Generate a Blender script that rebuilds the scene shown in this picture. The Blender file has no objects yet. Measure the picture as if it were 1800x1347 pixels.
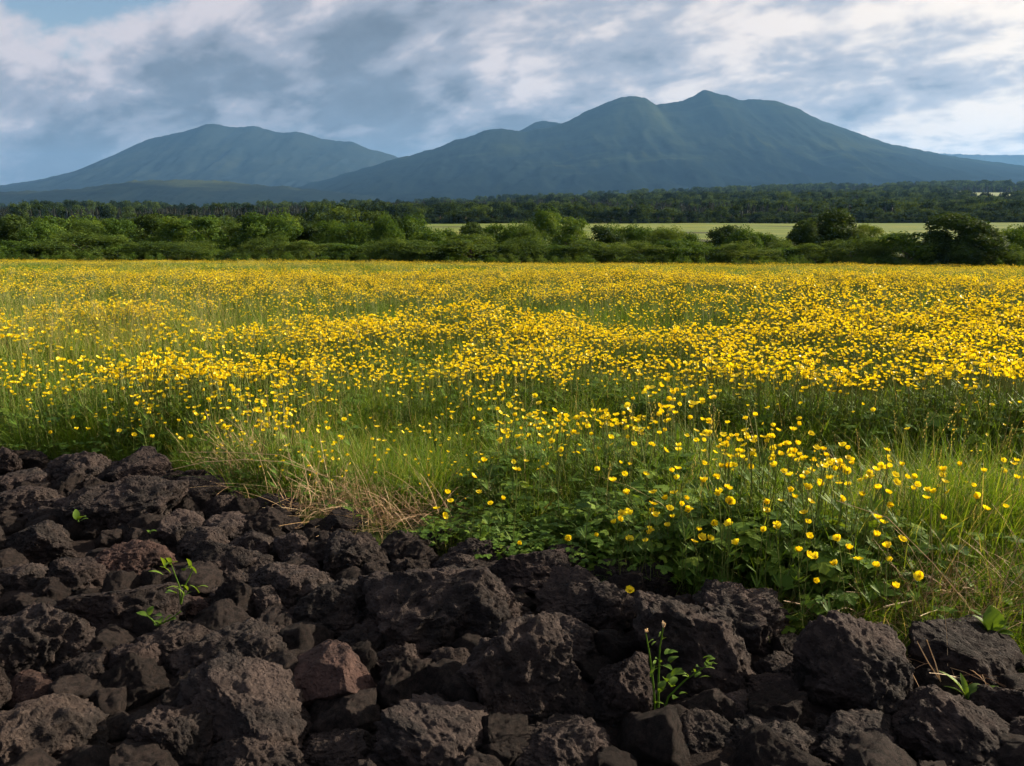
import bpy, bmesh, math, random
import numpy as np
from mathutils import Vector, Matrix, Euler, Quaternion
R = math.radians
rng = np.random.default_rng(7)
random.seed(7)
sc = bpy.context.scene
C = sc.collection

# ------------------------------------------------------------------ camera
FPX, CX, CY = 1500.0, 900.0, 673.5          # photograph: 1800 x 1347 px
CAMZ = 1.15
PITCH = math.atan((CY - 370.0) / FPX)        # eye level at pixel row 370
cam = bpy.data.cameras.new('camera'); cam_o = bpy.data.objects.new('camera', cam); C.objects.link(cam_o)
cam_o.location = (0, 0, CAMZ); cam_o.rotation_euler = (math.pi/2 - PITCH, 0, 0)
cam.sensor_width = 36; cam.lens = 36 * FPX / 1800; cam.clip_start = 0.05; cam.clip_end = 60000
sc.camera = cam_o

# ------------------------------------------------------------------ sun, sky, exposure
SUN_AZ, SUN_EL = R(68), R(23)                # azimuth to the right of the view axis (+Y)
SUN_DIR = Vector((math.sin(SUN_AZ)*math.cos(SUN_EL), math.cos(SUN_AZ)*math.cos(SUN_EL), math.sin(SUN_EL)))
sl = bpy.data.lights.new('sun', 'SUN'); sl.energy = 5.0; sl.angle = R(0.6); sl.color = (1.0, 0.85, 0.64)
sun = bpy.data.objects.new('sun', sl); C.objects.link(sun); sun.location = (30, 15, 30)
sun.rotation_euler = SUN_DIR.to_track_quat('Z', 'Y').to_euler()
vs = sc.view_settings; sc.display_settings.display_device = 'sRGB'
vs.view_transform = 'Standard'; vs.look = 'None'; vs.exposure = 1.35; vs.gamma = 1.0; vs.use_curve_mapping = False
sc.cycles.use_denoising = True
sc.cycles.max_bounces = 4; sc.cycles.diffuse_bounces = 2; sc.cycles.glossy_bounces = 1; sc.cycles.transmission_bounces = 2
sc.cycles.volume_bounces = 0; sc.cycles.transparent_max_bounces = 2
sc.cycles.use_adaptive_sampling = True; sc.cycles.adaptive_threshold = 0.03; sc.cycles.use_light_tree = False
sc.cycles.caustics_reflective = False; sc.cycles.caustics_refractive = False

class NT:
    """tiny helper for node trees"""
    def __init__(s, tree): s.t = tree; s.n = tree.nodes; s.l = tree.links
    def node(s, typ, **kw):
        n = s.n.new(typ)
        for k, v in kw.items(): setattr(n, k, v)
        return n
    def put(s, sock, v):
        if v is None: return
        if hasattr(v, 'is_linked'): s.l.new(v, sock)
        else: sock.default_value = v
    def math(s, op, a, b=None, c=None, clamp=False):
        n = s.node('ShaderNodeMath', operation=op); n.use_clamp = clamp
        for i, v in enumerate((a, b, c)): s.put(n.inputs[i], v)
        return n.outputs[0]
    def vec(s, op, a, b=None, scale=None):
        n = s.node('ShaderNodeVectorMath', operation=op)
        s.put(n.inputs[0], a); s.put(n.inputs[1], b)
        if scale is not None: s.put(n.inputs['Scale'], scale)
        return n.outputs['Value'] if op in ('DOT_PRODUCT', 'LENGTH') else n.outputs[0]
    def noise(s, vec, scale, detail=4, rough=0.55, dist=0.0, lac=2.0, typ='FBM'):
        n = s.node('ShaderNodeTexNoise'); n.noise_type = typ
        s.put(n.inputs['Vector'], vec); n.inputs['Scale'].default_value = scale
        n.inputs['Detail'].default_value = detail; n.inputs['Roughness'].default_value = rough
        n.inputs['Distortion'].default_value = dist; n.inputs['Lacunarity'].default_value = lac
        return n.outputs[0]
    def ramp(s, v, lo, hi, a=0.0, b=1.0, smooth=True):
        n = s.node('ShaderNodeMapRange'); n.interpolation_type = 'SMOOTHSTEP' if smooth else 'LINEAR'
        s.put(n.inputs[0], v); n.inputs[1].default_value = lo; n.inputs[2].default_value = hi
        n.inputs[3].default_value = a; n.inputs[4].default_value = b
        return n.outputs[0]
    def mix(s, f, a, b, blend='MIX'):
        n = s.node('ShaderNodeMix', data_type='RGBA', blend_type=blend)
        s.put(n.inputs[0], f)
        for sock, v in ((n.inputs[6], a), (n.inputs[7], b)):
            s.put(sock, v if hasattr(v, 'is_linked') else (*v, 1.0) if len(v) == 3 else v)
        return n.outputs[2]

w = bpy.data.worlds.new('World'); sc.world = w; w.use_nodes = True
T = NT(w.node_tree); T.n.clear()
geo = T.node('ShaderNodeTexCoord').outputs['Generated']
sky = T.node('ShaderNodeTexSky', sky_type='NISHITA'); sky.sun_disc = False
sky.sun_elevation = SUN_EL; sky.sun_rotation = SUN_AZ; sky.altitude = 200; sky.air_density = 1.0; sky.dust_density = 0.8
sep = T.node('ShaderNodeSeparateXYZ'); T.put(sep.inputs[0], geo)
dz = T.math('MAXIMUM', sep.outputs[2], 0.0)
den = T.math('ADD', dz, 0.42)
cmb = T.node('ShaderNodeCombineXYZ')
T.put(cmb.inputs[0], T.math('DIVIDE', sep.outputs[0], den)); T.put(cmb.inputs[1], T.math('DIVIDE', sep.outputs[1], den))
mapn = T.node('ShaderNodeMapping', vector_type='TEXTURE'); T.put(mapn.inputs[0], cmb.outputs[0])
mapn.inputs['Rotation'].default_value = (0, 0, R(150)); mapn.inputs['Scale'].default_value = (1.15, 0.88, 1); mapn.inputs['Location'].default_value = (3.1, 7.4, 0)
P = mapn.outputs[0]
off = T.vec('ADD', cmb.outputs[0], (math.sin(SUN_AZ)*0.07, math.cos(SUN_AZ)*0.07, 0))
mapo = T.node('ShaderNodeMapping', vector_type='TEXTURE'); T.put(mapo.inputs[0], off)
for i in ('Rotation', 'Scale', 'Location'): mapo.inputs[i].default_value = mapn.inputs[i].default_value
PO = mapo.outputs[0]
nA = T.noise(P, 3.3, 8, 0.60, 0.2); nB = T.noise(PO, 3.3, 4, 0.60, 0.2)
low = T.noise(P, 1.3, 1, 0.5)
# a broad blue opening in the cloud deck, up and to the left of the nearer mountain
hole = T.ramp(T.vec('DOT_PRODUCT', geo, Vector((-0.42, 0.86, 0.315)).normalized()[:]), 0.980, 0.999)
covn = T.math('ADD', nA, T.math('MULTIPLY', T.math('SUBTRACT', low, 0.5), 0.5))
covn = T.math('SUBTRACT', covn, T.math('MULTIPLY', hole, 0.42))
cover = T.ramp(covn, 0.20, 0.36)
sdot = T.math('MAXIMUM', T.vec('DOT_PRODUCT', geo, SUN_DIR[:]), 0.0)
prox = T.math('POWER', sdot, 2.4)
edge = T.math('SUBTRACT', nA, nB)
lit = T.math('MULTIPLY', T.math('SUBTRACT', 0.46, covn), 3.0)
lit = T.math('ADD', lit, T.math('MULTIPLY', edge, 3.6))
body = T.noise(P, 9.0, 5, 0.62, 0.3)
lit = T.math('ADD', lit, T.math('MULTIPLY', T.math('SUBTRACT', body, 0.5), 1.2))
lit = T.math('ADD', lit, T.math('MULTIPLY', prox, 0.98))
lit = T.math('ADD', lit, T.ramp(dz, 0.03, 0.16, 0.14, 0.60, False))
shade = T.mix(prox, (0.076, 0.092, 0.117), (0.132, 0.152, 0.188))
shade = T.vec('SCALE', shade, None, T.ramp(body, 0.3, 0.7, 0.86, 1.18, False))
mid = T.mix(prox, (0.142, 0.154, 0.184), (0.268, 0.268, 0.284))
bright = T.mix(prox, (0.275, 0.256, 0.270), (0.60, 0.515, 0.405))
cloud = T.mix(T.ramp(lit, 0.02, 0.52), shade, mid)
cloud = T.mix(T.ramp(lit, 0.46, 0.98), cloud, bright)
skyc = T.vec('SCALE', sky.outputs[0], None, 0.050)
col = T.mix(cover, skyc, cloud)
bg = T.node('ShaderNodeBackground'); T.put(bg.inputs[0], col); bg.inputs[1].default_value = 1.0
wo = T.node('ShaderNodeOutputWorld'); T.l.new(bg.outputs[0], wo.inputs[0])

# ------------------------------------------------------------------ numpy helpers
def hash3(ix, iy, iz, seed):
    h = (ix.astype(np.int64)*374761393 + iy.astype(np.int64)*668265263 + iz.astype(np.int64)*2147483647 + seed*974634777) & 0xffffffff
    h = ((h ^ (h >> 13))*1274126177) & 0xffffffff
    h = ((h ^ (h >> 16))*2246822519) & 0xffffffff
    return h ^ (h >> 15)
G3 = np.array([[1,1,0],[-1,1,0],[1,-1,0],[-1,-1,0],[1,0,1],[-1,0,1],[1,0,-1],[-1,0,-1],[0,1,1],[0,-1,1],[0,1,-1],[0,-1,-1]], float)
def perlin(p, seed=0):
    i = np.floor(p); f = p - i; u = f*f*f*(f*(f*6-15)+10)
    r = np.zeros(len(p))
    for a in (0, 1):
        for b in (0, 1):
            for c in (0, 1):
                g = G3[hash3(i[:,0]+a, i[:,1]+b, i[:,2]+c, seed) % 12]
                d = f - (a, b, c)
                wgt = (u[:,0] if a else 1-u[:,0])*(u[:,1] if b else 1-u[:,1])*(u[:,2] if c else 1-u[:,2])
                r += wgt*(g*d).sum(1)
    return r
def fbm(p, seed=0, octv=4, gain=0.5):
    r = 0; a = 1.0
    for k in range(octv):
        r = r + a*perlin(p*(2.0**k) + 17.3*k, seed + k); a *= gain
    return r
def worley(p, seed):
    i = np.floor(p); best = np.full(len(p), 9.0)
    for a in (-1, 0, 1):
        for b in (-1, 0, 1):
            for c in (-1, 0, 1):
                q = i + (a, b, c); h = hash3(q[:,0], q[:,1], q[:,2], seed)
                fp = q + np.stack([(h & 1023)/1023.0, ((h >> 10) & 1023)/1023.0, ((h >> 20) & 1023)/1023.0], 1)
                best = np.minimum(best, ((fp - p)**2).sum(1))
    return np.sqrt(best)
def n2(x, y, s, seed):
    x = np.asarray(x, float); y = np.asarray(y, float); x, y = np.broadcast_arrays(x, y); sh = x.shape
    return perlin(np.stack([x.ravel()*s, y.ravel()*s, np.full(x.size, 0.37)], 1), seed).reshape(sh)
def sstep(a, b, x):
    t = np.clip((np.asarray(x, float) - a)/(b - a), 0, 1); return t*t*(3 - 2*t)
def splus(x): return np.logaddexp(0, x)

# ------------------------------------------------------------------ terrain
def far_rise(x, y):
    """valley floor beyond the hedge and the wooded foot of the hills"""
    u = x/np.maximum(y, 1.0)
    s = 0.001 + 0.034*sstep(-0.40, 0.55, u)
    return -7.0 + s*80*splus((y - 640)/80.0) + 5.0*n2(x, y, 1/420.0, 31)*sstep(700, 1200, y)
def tz(x, y):
    x = np.asarray(x, float); y = np.asarray(y, float); x, y = np.broadcast_arrays(x, y)
    z = -0.054*splus(y - 2.6)
    z = z + 0.035*n2(x, y, 0.9, 3)*sstep(2, 4, y) + 0.11*n2(x, y, 0.13, 5)*sstep(6, 24, y) + 0.22*n2(x, y, 0.045, 6)*sstep(20, 60, y)*sstep(96, 70, y)
    z = z - 0.0060*x*sstep(12, 70, y)
    f = far_rise(x, y)
    k = sstep(104, 150, y)
    return z*(1 - k) + f*k
def ray(px, py):
    d = np.array([(px - CX)/FPX, 0, 0]) + np.array([0, math.cos(PITCH), -math.sin(PITCH)]) + (CY - py)/FPX*np.array([0, math.sin(PITCH), math.cos(PITCH)])
    return d
def G(px, py, h=0.0, tmax=400.0):
    """the point h above the terrain that this line of sight meets"""
    d = ray(px, py); o = np.array([0, 0, CAMZ])
    t = np.geomspace(0.4, tmax, 900)
    p = o + t[:, None]*d
    g = p[:, 2] - (tz(p[:, 0], p[:, 1]) + h)
    i = int(np.argmax(g < 0)) if (g < 0).any() else len(t) - 1
    a, b = t[max(i-1, 0)], t[i]
    for _ in range(24):
        m = (a + b)/2; q = o + m*d
        if q[2] - float(tz(q[0], q[1])) - h < 0: b = m
        else: a = m
    return o + b*d
def at(px, py, depth):
    d = ray(px, py); return np.array([0, 0, CAMZ]) + d*(depth/d[1])
def proj(p):
    x, y, z = p[..., 0], p[..., 1], p[..., 2] - CAMZ
    fw = y*math.cos(PITCH) - z*math.sin(PITCH); up = y*math.sin(PITCH) + z*math.cos(PITCH)
    return CX + FPX*x/fw, CY - FPX*up/fw

# the line where the lava rubble ends and the meadow begins
EDGE = [(-500,770),(-200,782),(0,800),(130,800),(300,822),(420,880),(560,920),(700,950),(850,975),(1000,995),(1100,1030),(1200,1050),(1300,1075),(1385,1125),(1450,1130),(1600,1140),(1800,1150),(2100,1160),(2500,1170)]
EP = np.array([G(a, b, 0.05)[:2] for a, b in EDGE])
def yedge(x): return np.interp(x, EP[:, 0], EP[:, 1])

# ------------------------------------------------------------------ object helpers
def tag(o, label=None, cat=None, group=None, kind=None):
    if label: o['label'] = label
    if cat: o['category'] = cat
    if group: o['group'] = group
    if kind: o['kind'] = kind
    return o
def mesh(name, v, f, mats=(), mi=None, smooth=False):
    me = bpy.data.meshes.new(name)
    me.from_pydata([tuple(map(float, q)) for q in v] if not isinstance(v, np.ndarray) else v.tolist(), [], f.tolist() if isinstance(f, np.ndarray) else f)
    for m in mats: me.materials.append(m)
    if mi is not None: me.polygons.foreach_set('material_index', np.asarray(mi, np.int32))
    if smooth: me.polygons.foreach_set('use_smooth', np.ones(len(me.polygons), bool))
    me.update(); return me
def fattr(me, name, vals, dom='POINT'):
    a = me.attributes.new(name, 'FLOAT', dom); a.data.foreach_set('value', np.asarray(vals, np.float32))
def link(o, parent=None):
    C.objects.link(o)
    if parent is not None: o.parent = parent
    return o
def obj(name, me, parent=None, loc=None):
    o = link(bpy.data.objects.new(name, me), parent)
    if loc is not None: o.location = loc
    return o
def empty(name, loc=(0, 0, 0)):
    o = link(bpy.data.objects.new(name, None)); o.location = loc; o.empty_display_size = 0.05; return o
def grid_faces(nx, ny):
    i = np.arange(nx*ny).reshape(ny, nx)
    return np.stack([i[:-1, :-1], i[:-1, 1:], i[1:, 1:], i[1:, :-1]], -1).reshape(-1, 4)
class MB:
    """collects triangles and quads of a single mesh"""
    def __init__(s): s.v = []; s.f = []; s.m = []; s.t = []
    def add(s, v, f, m=0, t=0.5):
        b = len(s.v); s.v += [tuple(q) for q in v]; s.f += [tuple(i + b for i in q) for q in f]
        s.m += [m]*len(f); s.t += ([t]*len(v) if np.isscalar(t) else list(t))
    def mesh(s, name, mats, smooth=False):
        me = mesh(name, s.v, s.f, mats, s.m, smooth); fattr(me, 'tone', s.t); return me
    def strip(s, pts, wid, side, m=0, t=0.5):
        """a ribbon along pts; wid is the half width at each point"""
        n = len(pts); v = []
        for p, wd in zip(pts, wid):
            v.append(p - side*wd); v.append(p + side*wd)
        s.add(v, [(2*i, 2*i+1, 2*i+3, 2*i+2) for i in range(n-1)], m, t)
    def tube(s, pts, rad, k=3, m=0, t=0.5):
        n = len(pts); v = []
        for i, p in enumerate(pts):
            d = pts[min(i+1, n-1)] - pts[max(i-1, 0)]; d = d/(np.linalg.norm(d) + 1e-9)
            a = np.cross(d, (0.31, 0.9, 0.17)); a /= np.linalg.norm(a) + 1e-9; b = np.cross(d, a)
            for j in range(k):
                g = 2*math.pi*j/k; v.append(p + rad[i]*(math.cos(g)*a + math.sin(g)*b))
        f = [(i*k + j, i*k + (j+1) % k, (i+1)*k + (j+1) % k, (i+1)*k + j) for i in range(n-1) for j in range(k)]
        s.add(v, f, m, t)

# ------------------------------------------------------------------ materials
def material(name):
    m = bpy.data.materials.new(name); m.use_nodes = True; t = NT(m.node_tree); t.n.clear()
    out = t.node('ShaderNodeOutputMaterial'); return m, t, out
def leafy(name, stops, trans=0.35, rough=0.55, var=0.25, spec=0.3, tone=True, tcol=(1.3, 1.15, 0.40), scale=None):
    """leaf tissue: diffuse with a share of light passing through; tone picks the colour between stops"""
    m, t, out = material(name)
    oi = t.node('ShaderNodeObjectInfo')
    rnd = oi.outputs['Random']
    if tone:
        at_ = t.node('ShaderNodeAttribute'); at_.attribute_name = 'tone'; f = at_.outputs['Fac']
        f = t.math('ADD', f, t.math('MULTIPLY', t.math('SUBTRACT', rnd, 0.5), var), clamp=True)
    else: f = t.math('ADD', 0.5, t.math('MULTIPLY', t.math('SUBTRACT', rnd, 0.5), var*2), clamp=True)
    if scale:
        pos = t.node('ShaderNodeNewGeometry').outputs['Position']
        f = t.math('ADD', f, t.math('MULTIPLY', t.math('SUBTRACT', t.noise(pos, scale, 2), 0.5), 0.7), clamp=True)
    cr = t.node('ShaderNodeValToRGB'); t.put(cr.inputs[0], f)
    e = cr.color_ramp.elements
    while len(e) < len(stops): e.new(0.5)
    for el, (pp, c) in zip(e, stops): el.position = pp; el.color = (*c, 1)
    p = t.node('ShaderNodeBsdfPrincipled'); t.put(p.inputs['Base Color'], cr.outputs[0])
    p.inputs['Roughness'].default_value = rough; p.inputs['Specular IOR Level'].default_value = spec
    tr = t.node('ShaderNodeBsdfTranslucent'); t.put(tr.inputs[0], t.mix(1.0, cr.outputs[0], tcol, 'MULTIPLY'))
    mx = t.node('ShaderNodeMixShader'); mx.inputs[0].default_value = trans
    t.l.new(p.outputs[0], mx.inputs[1]); t.l.new(tr.outputs[0], mx.inputs[2]); t.l.new(mx.outputs[0], out.inputs[0])
    return m
M = {}
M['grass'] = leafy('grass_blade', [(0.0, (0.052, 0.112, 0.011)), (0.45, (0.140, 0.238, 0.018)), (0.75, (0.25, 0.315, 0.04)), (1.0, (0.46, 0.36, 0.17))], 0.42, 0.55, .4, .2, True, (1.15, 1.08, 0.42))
M['leaf'] = leafy('herb_leaf', [(0.0, (0.045, 0.098, 0.015)), (0.6, (0.095, 0.175, 0.022)), (1.0, (0.18, 0.25, 0.03))], 0.36, 0.6, .25, .15)
M['stem'] = leafy('flower_stem', [(0.0, (0.10, 0.14, 0.03)), (1.0, (0.23, 0.24, 0.07))], 0.25, 0.5)
M['petal'] = leafy('buttercup_petal', [(0.0, (0.82, 0.58, 0.006)), (1.0, (0.92, 0.76, 0.020))], 0.42, 0.40, 0.6, 0.3, True, (1.05, 1.0, 0.6))
M['center'] = leafy('buttercup_centre', [(0.0, (0.50, 0.40, 0.02)), (1.0, (0.62, 0.42, 0.02))], 0.1, 0.7)
M['straw'] = leafy('dry_straw', [(0.0, (0.24, 0.13, 0.07)), (0.5, (0.48, 0.32, 0.17)), (1.0, (0.66, 0.50, 0.30))], 0.18, 0.55)
M['weed'] = leafy('weed_leaf', [(0.0, (0.05, 0.10, 0.015)), (0.6, (0.10, 0.18, 0.020)), (1.0, (0.17, 0.26, 0.04))], 0.45, 0.55, .25, .2)
M['crown_a'] = leafy('broadleaf_foliage', [(0.0, (0.028, 0.064, 0.011)), (0.5, (0.064, 0.122, 0.019)), (1.0, (0.120, 0.182, 0.030))], 0.38, 0.7, 0.4, .1)
M['crown_b'] = leafy('willow_scrub_foliage', [(0.0, (0.036, 0.070, 0.014)), (0.5, (0.074, 0.124, 0.024)), (1.0, (0.125, 0.175, 0.038))], 0.38, 0.7, 0.4, .1)
M['crown_c'] = leafy('dark_foliage', [(0.0, (0.018, 0.038, 0.009)), (0.5, (0.038, 0.070, 0.013)), (1.0, (0.070, 0.105, 0.020))], 0.30, 0.7, 0.4, .1)
M['crown_far'] = leafy('distant_broadleaf_foliage', [(0.0, (0.008, 0.018, 0.008)), (0.5, (0.026, 0.050, 0.015)), (1.0, (0.082, 0.125, 0.030))], 0.34, 0.8, 0.9, .05)  # darkened colour stands in for cloud shadow over the background trees
M['conifer'] = leafy('conifer_foliage', [(0.0, (0.008, 0.014, 0.008)), (0.6, (0.014, 0.023, 0.011)), (1.0, (0.022, 0.027, 0.013))], 0.12, 0.7, 0.8)  # dark needles, darkened further to stand in for cloud shadow

def bark():
    m, t, out = material('bark'); pos = t.node('ShaderNodeNewGeometry').outputs['Position']
    p = t.node('ShaderNodeBsdfPrincipled'); t.put(p.inputs['Base Color'], t.mix(t.noise(pos, 6, 5), (0.05, 0.035, 0.025), (0.13, 0.10, 0.075)))
    p.inputs['Roughness'].default_value = 0.9; t.l.new(p.outputs[0], out.inputs[0]); return m
M['bark'] = bark()

def lava():
    m, t, out = material('lava_rock')
    tc = t.node('ShaderNodeTexCoord').outputs['Object']
    oi = t.node('ShaderNodeObjectInfo')
    v = t.vec('ADD', t.vec('MULTIPLY', oi.outputs['Location'], (1, 1, 1)), tc)
    big = t.noise(v, 7, 4, 0.6); mid = t.noise(v, 38, 6, 0.65); fine = t.noise(v, 170, 5, 0.7)
    base = t.mix(t.ramp(big, 0.35, 0.68), (0.0175, 0.0150, 0.0150), (0.048, 0.0355, 0.0325))
    base = t.mix(t.math('MULTIPLY', t.ramp(mid, 0.50, 0.72), 0.55), base, (0.100, 0.076, 0.067))
    base = t.mix(t.math('MULTIPLY', t.ramp(fine, 0.60, 0.78), 0.40), base, (0.20, 0.165, 0.145))
    base = t.mix(1.0, base, oi.outputs['Color'], 'MULTIPLY')
    p = t.node('ShaderNodeBsdfPrincipled'); t.put(p.inputs['Base Color'], base)
    t.put(p.inputs['Roughness'], t.ramp(mid, 0.3, 0.7, 0.97, 0.78)); p.inputs['Specular IOR Level'].default_value = 0.12
    vor = t.node('ShaderNodeTexVoronoi'); t.put(vor.inputs['Vector'], t.vec('ADD', v, t.vec('SCALE', t.node('ShaderNodeTexNoise').outputs[1], None, 0.02)))
    vor.inputs['Scale'].default_value = 75
    pit = t.ramp(vor.outputs['Distance'], 0.12, 0.5)
    h = t.math('ADD', t.math('MULTIPLY', mid, 0.55), t.math('ADD', t.math('MULTIPLY', fine, 0.42), t.math('MULTIPLY', pit, 0.26)))
    bp = t.node('ShaderNodeBump'); bp.inputs['Strength'].default_value = 0.95; bp.inputs['Distance'].default_value = 0.022
    t.put(bp.inputs['Height'], h); t.l.new(bp.outputs[0], p.inputs['Normal'])
    t.l.new(p.outputs[0], out.inputs[0]); return m
M['lava'] = lava()

def ground_mat(name, a, b, c, s1, s2, bump=0.0, bd=0.02):
    m, t, out = material(name); pos = t.node('ShaderNodeNewGeometry').outputs['Position']
    x = t.mix(t.ramp(t.noise(pos, s1, 5, 0.6), 0.35, 0.65), a, b)
    x = t.mix(t.math('MULTIPLY', t.ramp(t.noise(pos, s2, 5, 0.6), 0.45, 0.7), 0.7), x, c)
    p = t.node('ShaderNodeBsdfPrincipled'); t.put(p.inputs['Base Color'], x); p.inputs['Roughness'].default_value = 0.95
    p.inputs['Specular IOR Level'].default_value = 0.1
    if bump:
        bp = t.node('ShaderNodeBump'); bp.inputs['Strength'].default_value = bump; bp.inputs['Distance'].default_value = bd
        t.put(bp.inputs['Height'], t.noise(pos, s2*4, 6, 0.65)); t.l.new(bp.outputs[0], p.inputs['Normal'])
    t.l.new(p.outputs[0], out.inputs[0]); return m
M['soil'] = ground_mat('meadow_soil', (0.030, 0.040, 0.012), (0.055, 0.070, 0.018), (0.07, 0.055, 0.03), 0.35, 3.0, 0.5)
M['rubble'] = ground_mat('rubble_bed', (0.014, 0.011, 0.011), (0.030, 0.022, 0.020), (0.05, 0.036, 0.03), 6, 40, 1.0, 0.02)
def pasture_mat():
    m, t, out = material('pasture_grass'); pos = t.node('ShaderNodeNewGeometry').outputs['Position']
    mp = t.node('ShaderNodeMapping'); t.put(mp.inputs[0], pos); mp.inputs['Rotation'].default_value = (0, 0, R(4)); mp.inputs['Scale'].default_value = (1/130.0, 1/14.0, 1)
    a = t.noise(mp.outputs[0], 1.0, 5, .6); b = t.noise(pos, 1/45.0, 4, .6); c = t.noise(pos, .35, 3, .6)
    x = t.mix(t.ramp(a, .38, .62), (0.070, 0.112, 0.020), (0.140, 0.168, 0.032))
    x = t.mix(t.math('MULTIPLY', t.ramp(b, .5, .68), .6), x, (0.20, 0.195, 0.045))
    x = t.mix(t.math('MULTIPLY', t.ramp(c, .55, .7), .45), x, (0.045, 0.075, 0.016))
    p = t.node('ShaderNodeBsdfPrincipled'); t.put(p.inputs['Base Color'], x); p.inputs['Roughness'].default_value = .95; p.inputs['Specular IOR Level'].default_value = .1
    t.l.new(p.outputs[0], out.inputs[0]); return m
M['pasture'] = pasture_mat()
M['clearing'] = ground_mat('clearing_grass', (0.13, 0.17, 0.07), (0.17, 0.20, 0.08), (0.2, 0.2, 0.09), 0.01, 0.05)

def mountain_mat(name, hi, lo, forest, tree_line, streak=0.5):
    m, t, out = material(name); pos = t.node('ShaderNodeNewGeometry').outputs['Position']
    s = t.node('ShaderNodeSeparateXYZ'); t.put(s.inputs[0], pos)
    n1 = t.noise(pos, 1/900.0, 7, 0.62); n2_ = t.noise(pos, 1/220.0, 6, 0.65)
    st = t.node('ShaderNodeMapping'); t.put(st.inputs[0], pos); st.inputs['Scale'].default_value = (1/900.0, 1/500.0, 1/140.0)
    n3 = t.noise(st.outputs[0], 1.0, 6, 0.6, 0.4)
    alp = t.mix(t.ramp(n1, 0.4, 0.62), lo, hi)
    alp = t.mix(t.math('MULTIPLY', t.ramp(n2_, 0.5, 0.7), 0.5), alp, forest)
    alp = t.mix(t.math('MULTIPLY', t.ramp(n3, 0.56, 0.72), streak), alp, (hi[0]*1.9, hi[1]*1.75, hi[2]*1.5))
    hgt = t.math('ADD', s.outputs[2], t.math('MULTIPLY', t.math('SUBTRACT', n3, 0.5), tree_line*2.2))
    f = t.ramp(hgt, tree_line*0.75, tree_line*1.3)
    x = t.mix(f, t.mix(t.math('MULTIPLY', t.ramp(n2_, 0.52, 0.66), 0.35), forest, lo), alp)
    p = t.node('ShaderNodeBsdfPrincipled'); t.put(p.inputs['Base Color'], x); p.inputs['Roughness'].default_value = 1.0
    p.inputs['Specular IOR Level'].default_value = 0.0
    bp = t.node('ShaderNodeBump'); bp.inputs['Strength'].default_value = 0.5; bp.inputs['Distance'].default_value = 18.0
    t.put(bp.inputs['Height'], t.noise(pos, 1/90.0, 6, 0.7)); t.l.new(bp.outputs[0], p.inputs['Normal'])
    t.l.new(p.outputs[0], out.inputs[0]); return m

# ------------------------------------------------------------------ ground, rubble bed, pasture
def axis(near, far, n1, n2_):
    a = np.linspace(0, near, n1); b = near*np.geomspace(1, far/near, n2_)[1:]
    return np.concatenate([a, b])
xa = axis(6, 18500, 45, 70); xs = np.concatenate([-xa[:0:-1], xa])
ya = axis(14, 18500, 110, 130); ys = np.concatenate([[-400, -100, -30, -12, -6, -3, -1.5, -0.7], ya])
gx, gy = np.meshgrid(xs, ys); gz = tz(gx, np.maximum(gy, 0.0))
gz = np.where(gy > 3200, np.minimum(gz, far_rise(gx, np.full_like(gx, 3200.0))) - (gy - 3200)*0.02, gz)
gz = np.maximum(gz, -60)
gnd = obj('ground', mesh('ground', np.stack([gx, gy, gz], -1).reshape(-1, 3), grid_faces(len(xs), len(ys)), [M['soil']], None, True)); gnd['kind'] = 'structure'

bx, by = np.meshgrid(np.arange(-5.2, 5.2, 0.03), np.arange(-0.6, 5.4, 0.03))
bp3 = np.stack([bx.ravel(), by.ravel(), np.zeros(bx.size)], 1)
bz = (0.02 + 0.030*fbm(bp3*3.1, 40, 5) + 0.028*(0.5 - worley(bp3*9.0, 41))).reshape(bx.shape)
bz = bz - 0.25*sstep(-0.02, 0.22, by - yedge(bx))
bed = obj('rubble_bed', mesh('rubble_bed', np.stack([bx, by, bz + tz(bx, np.maximum(by, 0)) * (by > 0)], -1).reshape(-1, 3), grid_faces(bx.shape[1], bx.shape[0]), [M['rubble']], None, True)); bed['kind'] = 'structure'

px_, py_ = np.meshgrid(np.linspace(-190, 640, 90), np.linspace(215, 516, 40))
pz_ = tz(px_, py_) + 0.25 + 0.5*n2(px_, py_, 1/60.0, 9)
pst = obj('pasture', mesh('pasture', np.stack([px_, py_, pz_], -1).reshape(-1, 3), grid_faces(90, 40), [M['pasture']], None, True)); pst['kind'] = 'structure'

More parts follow.
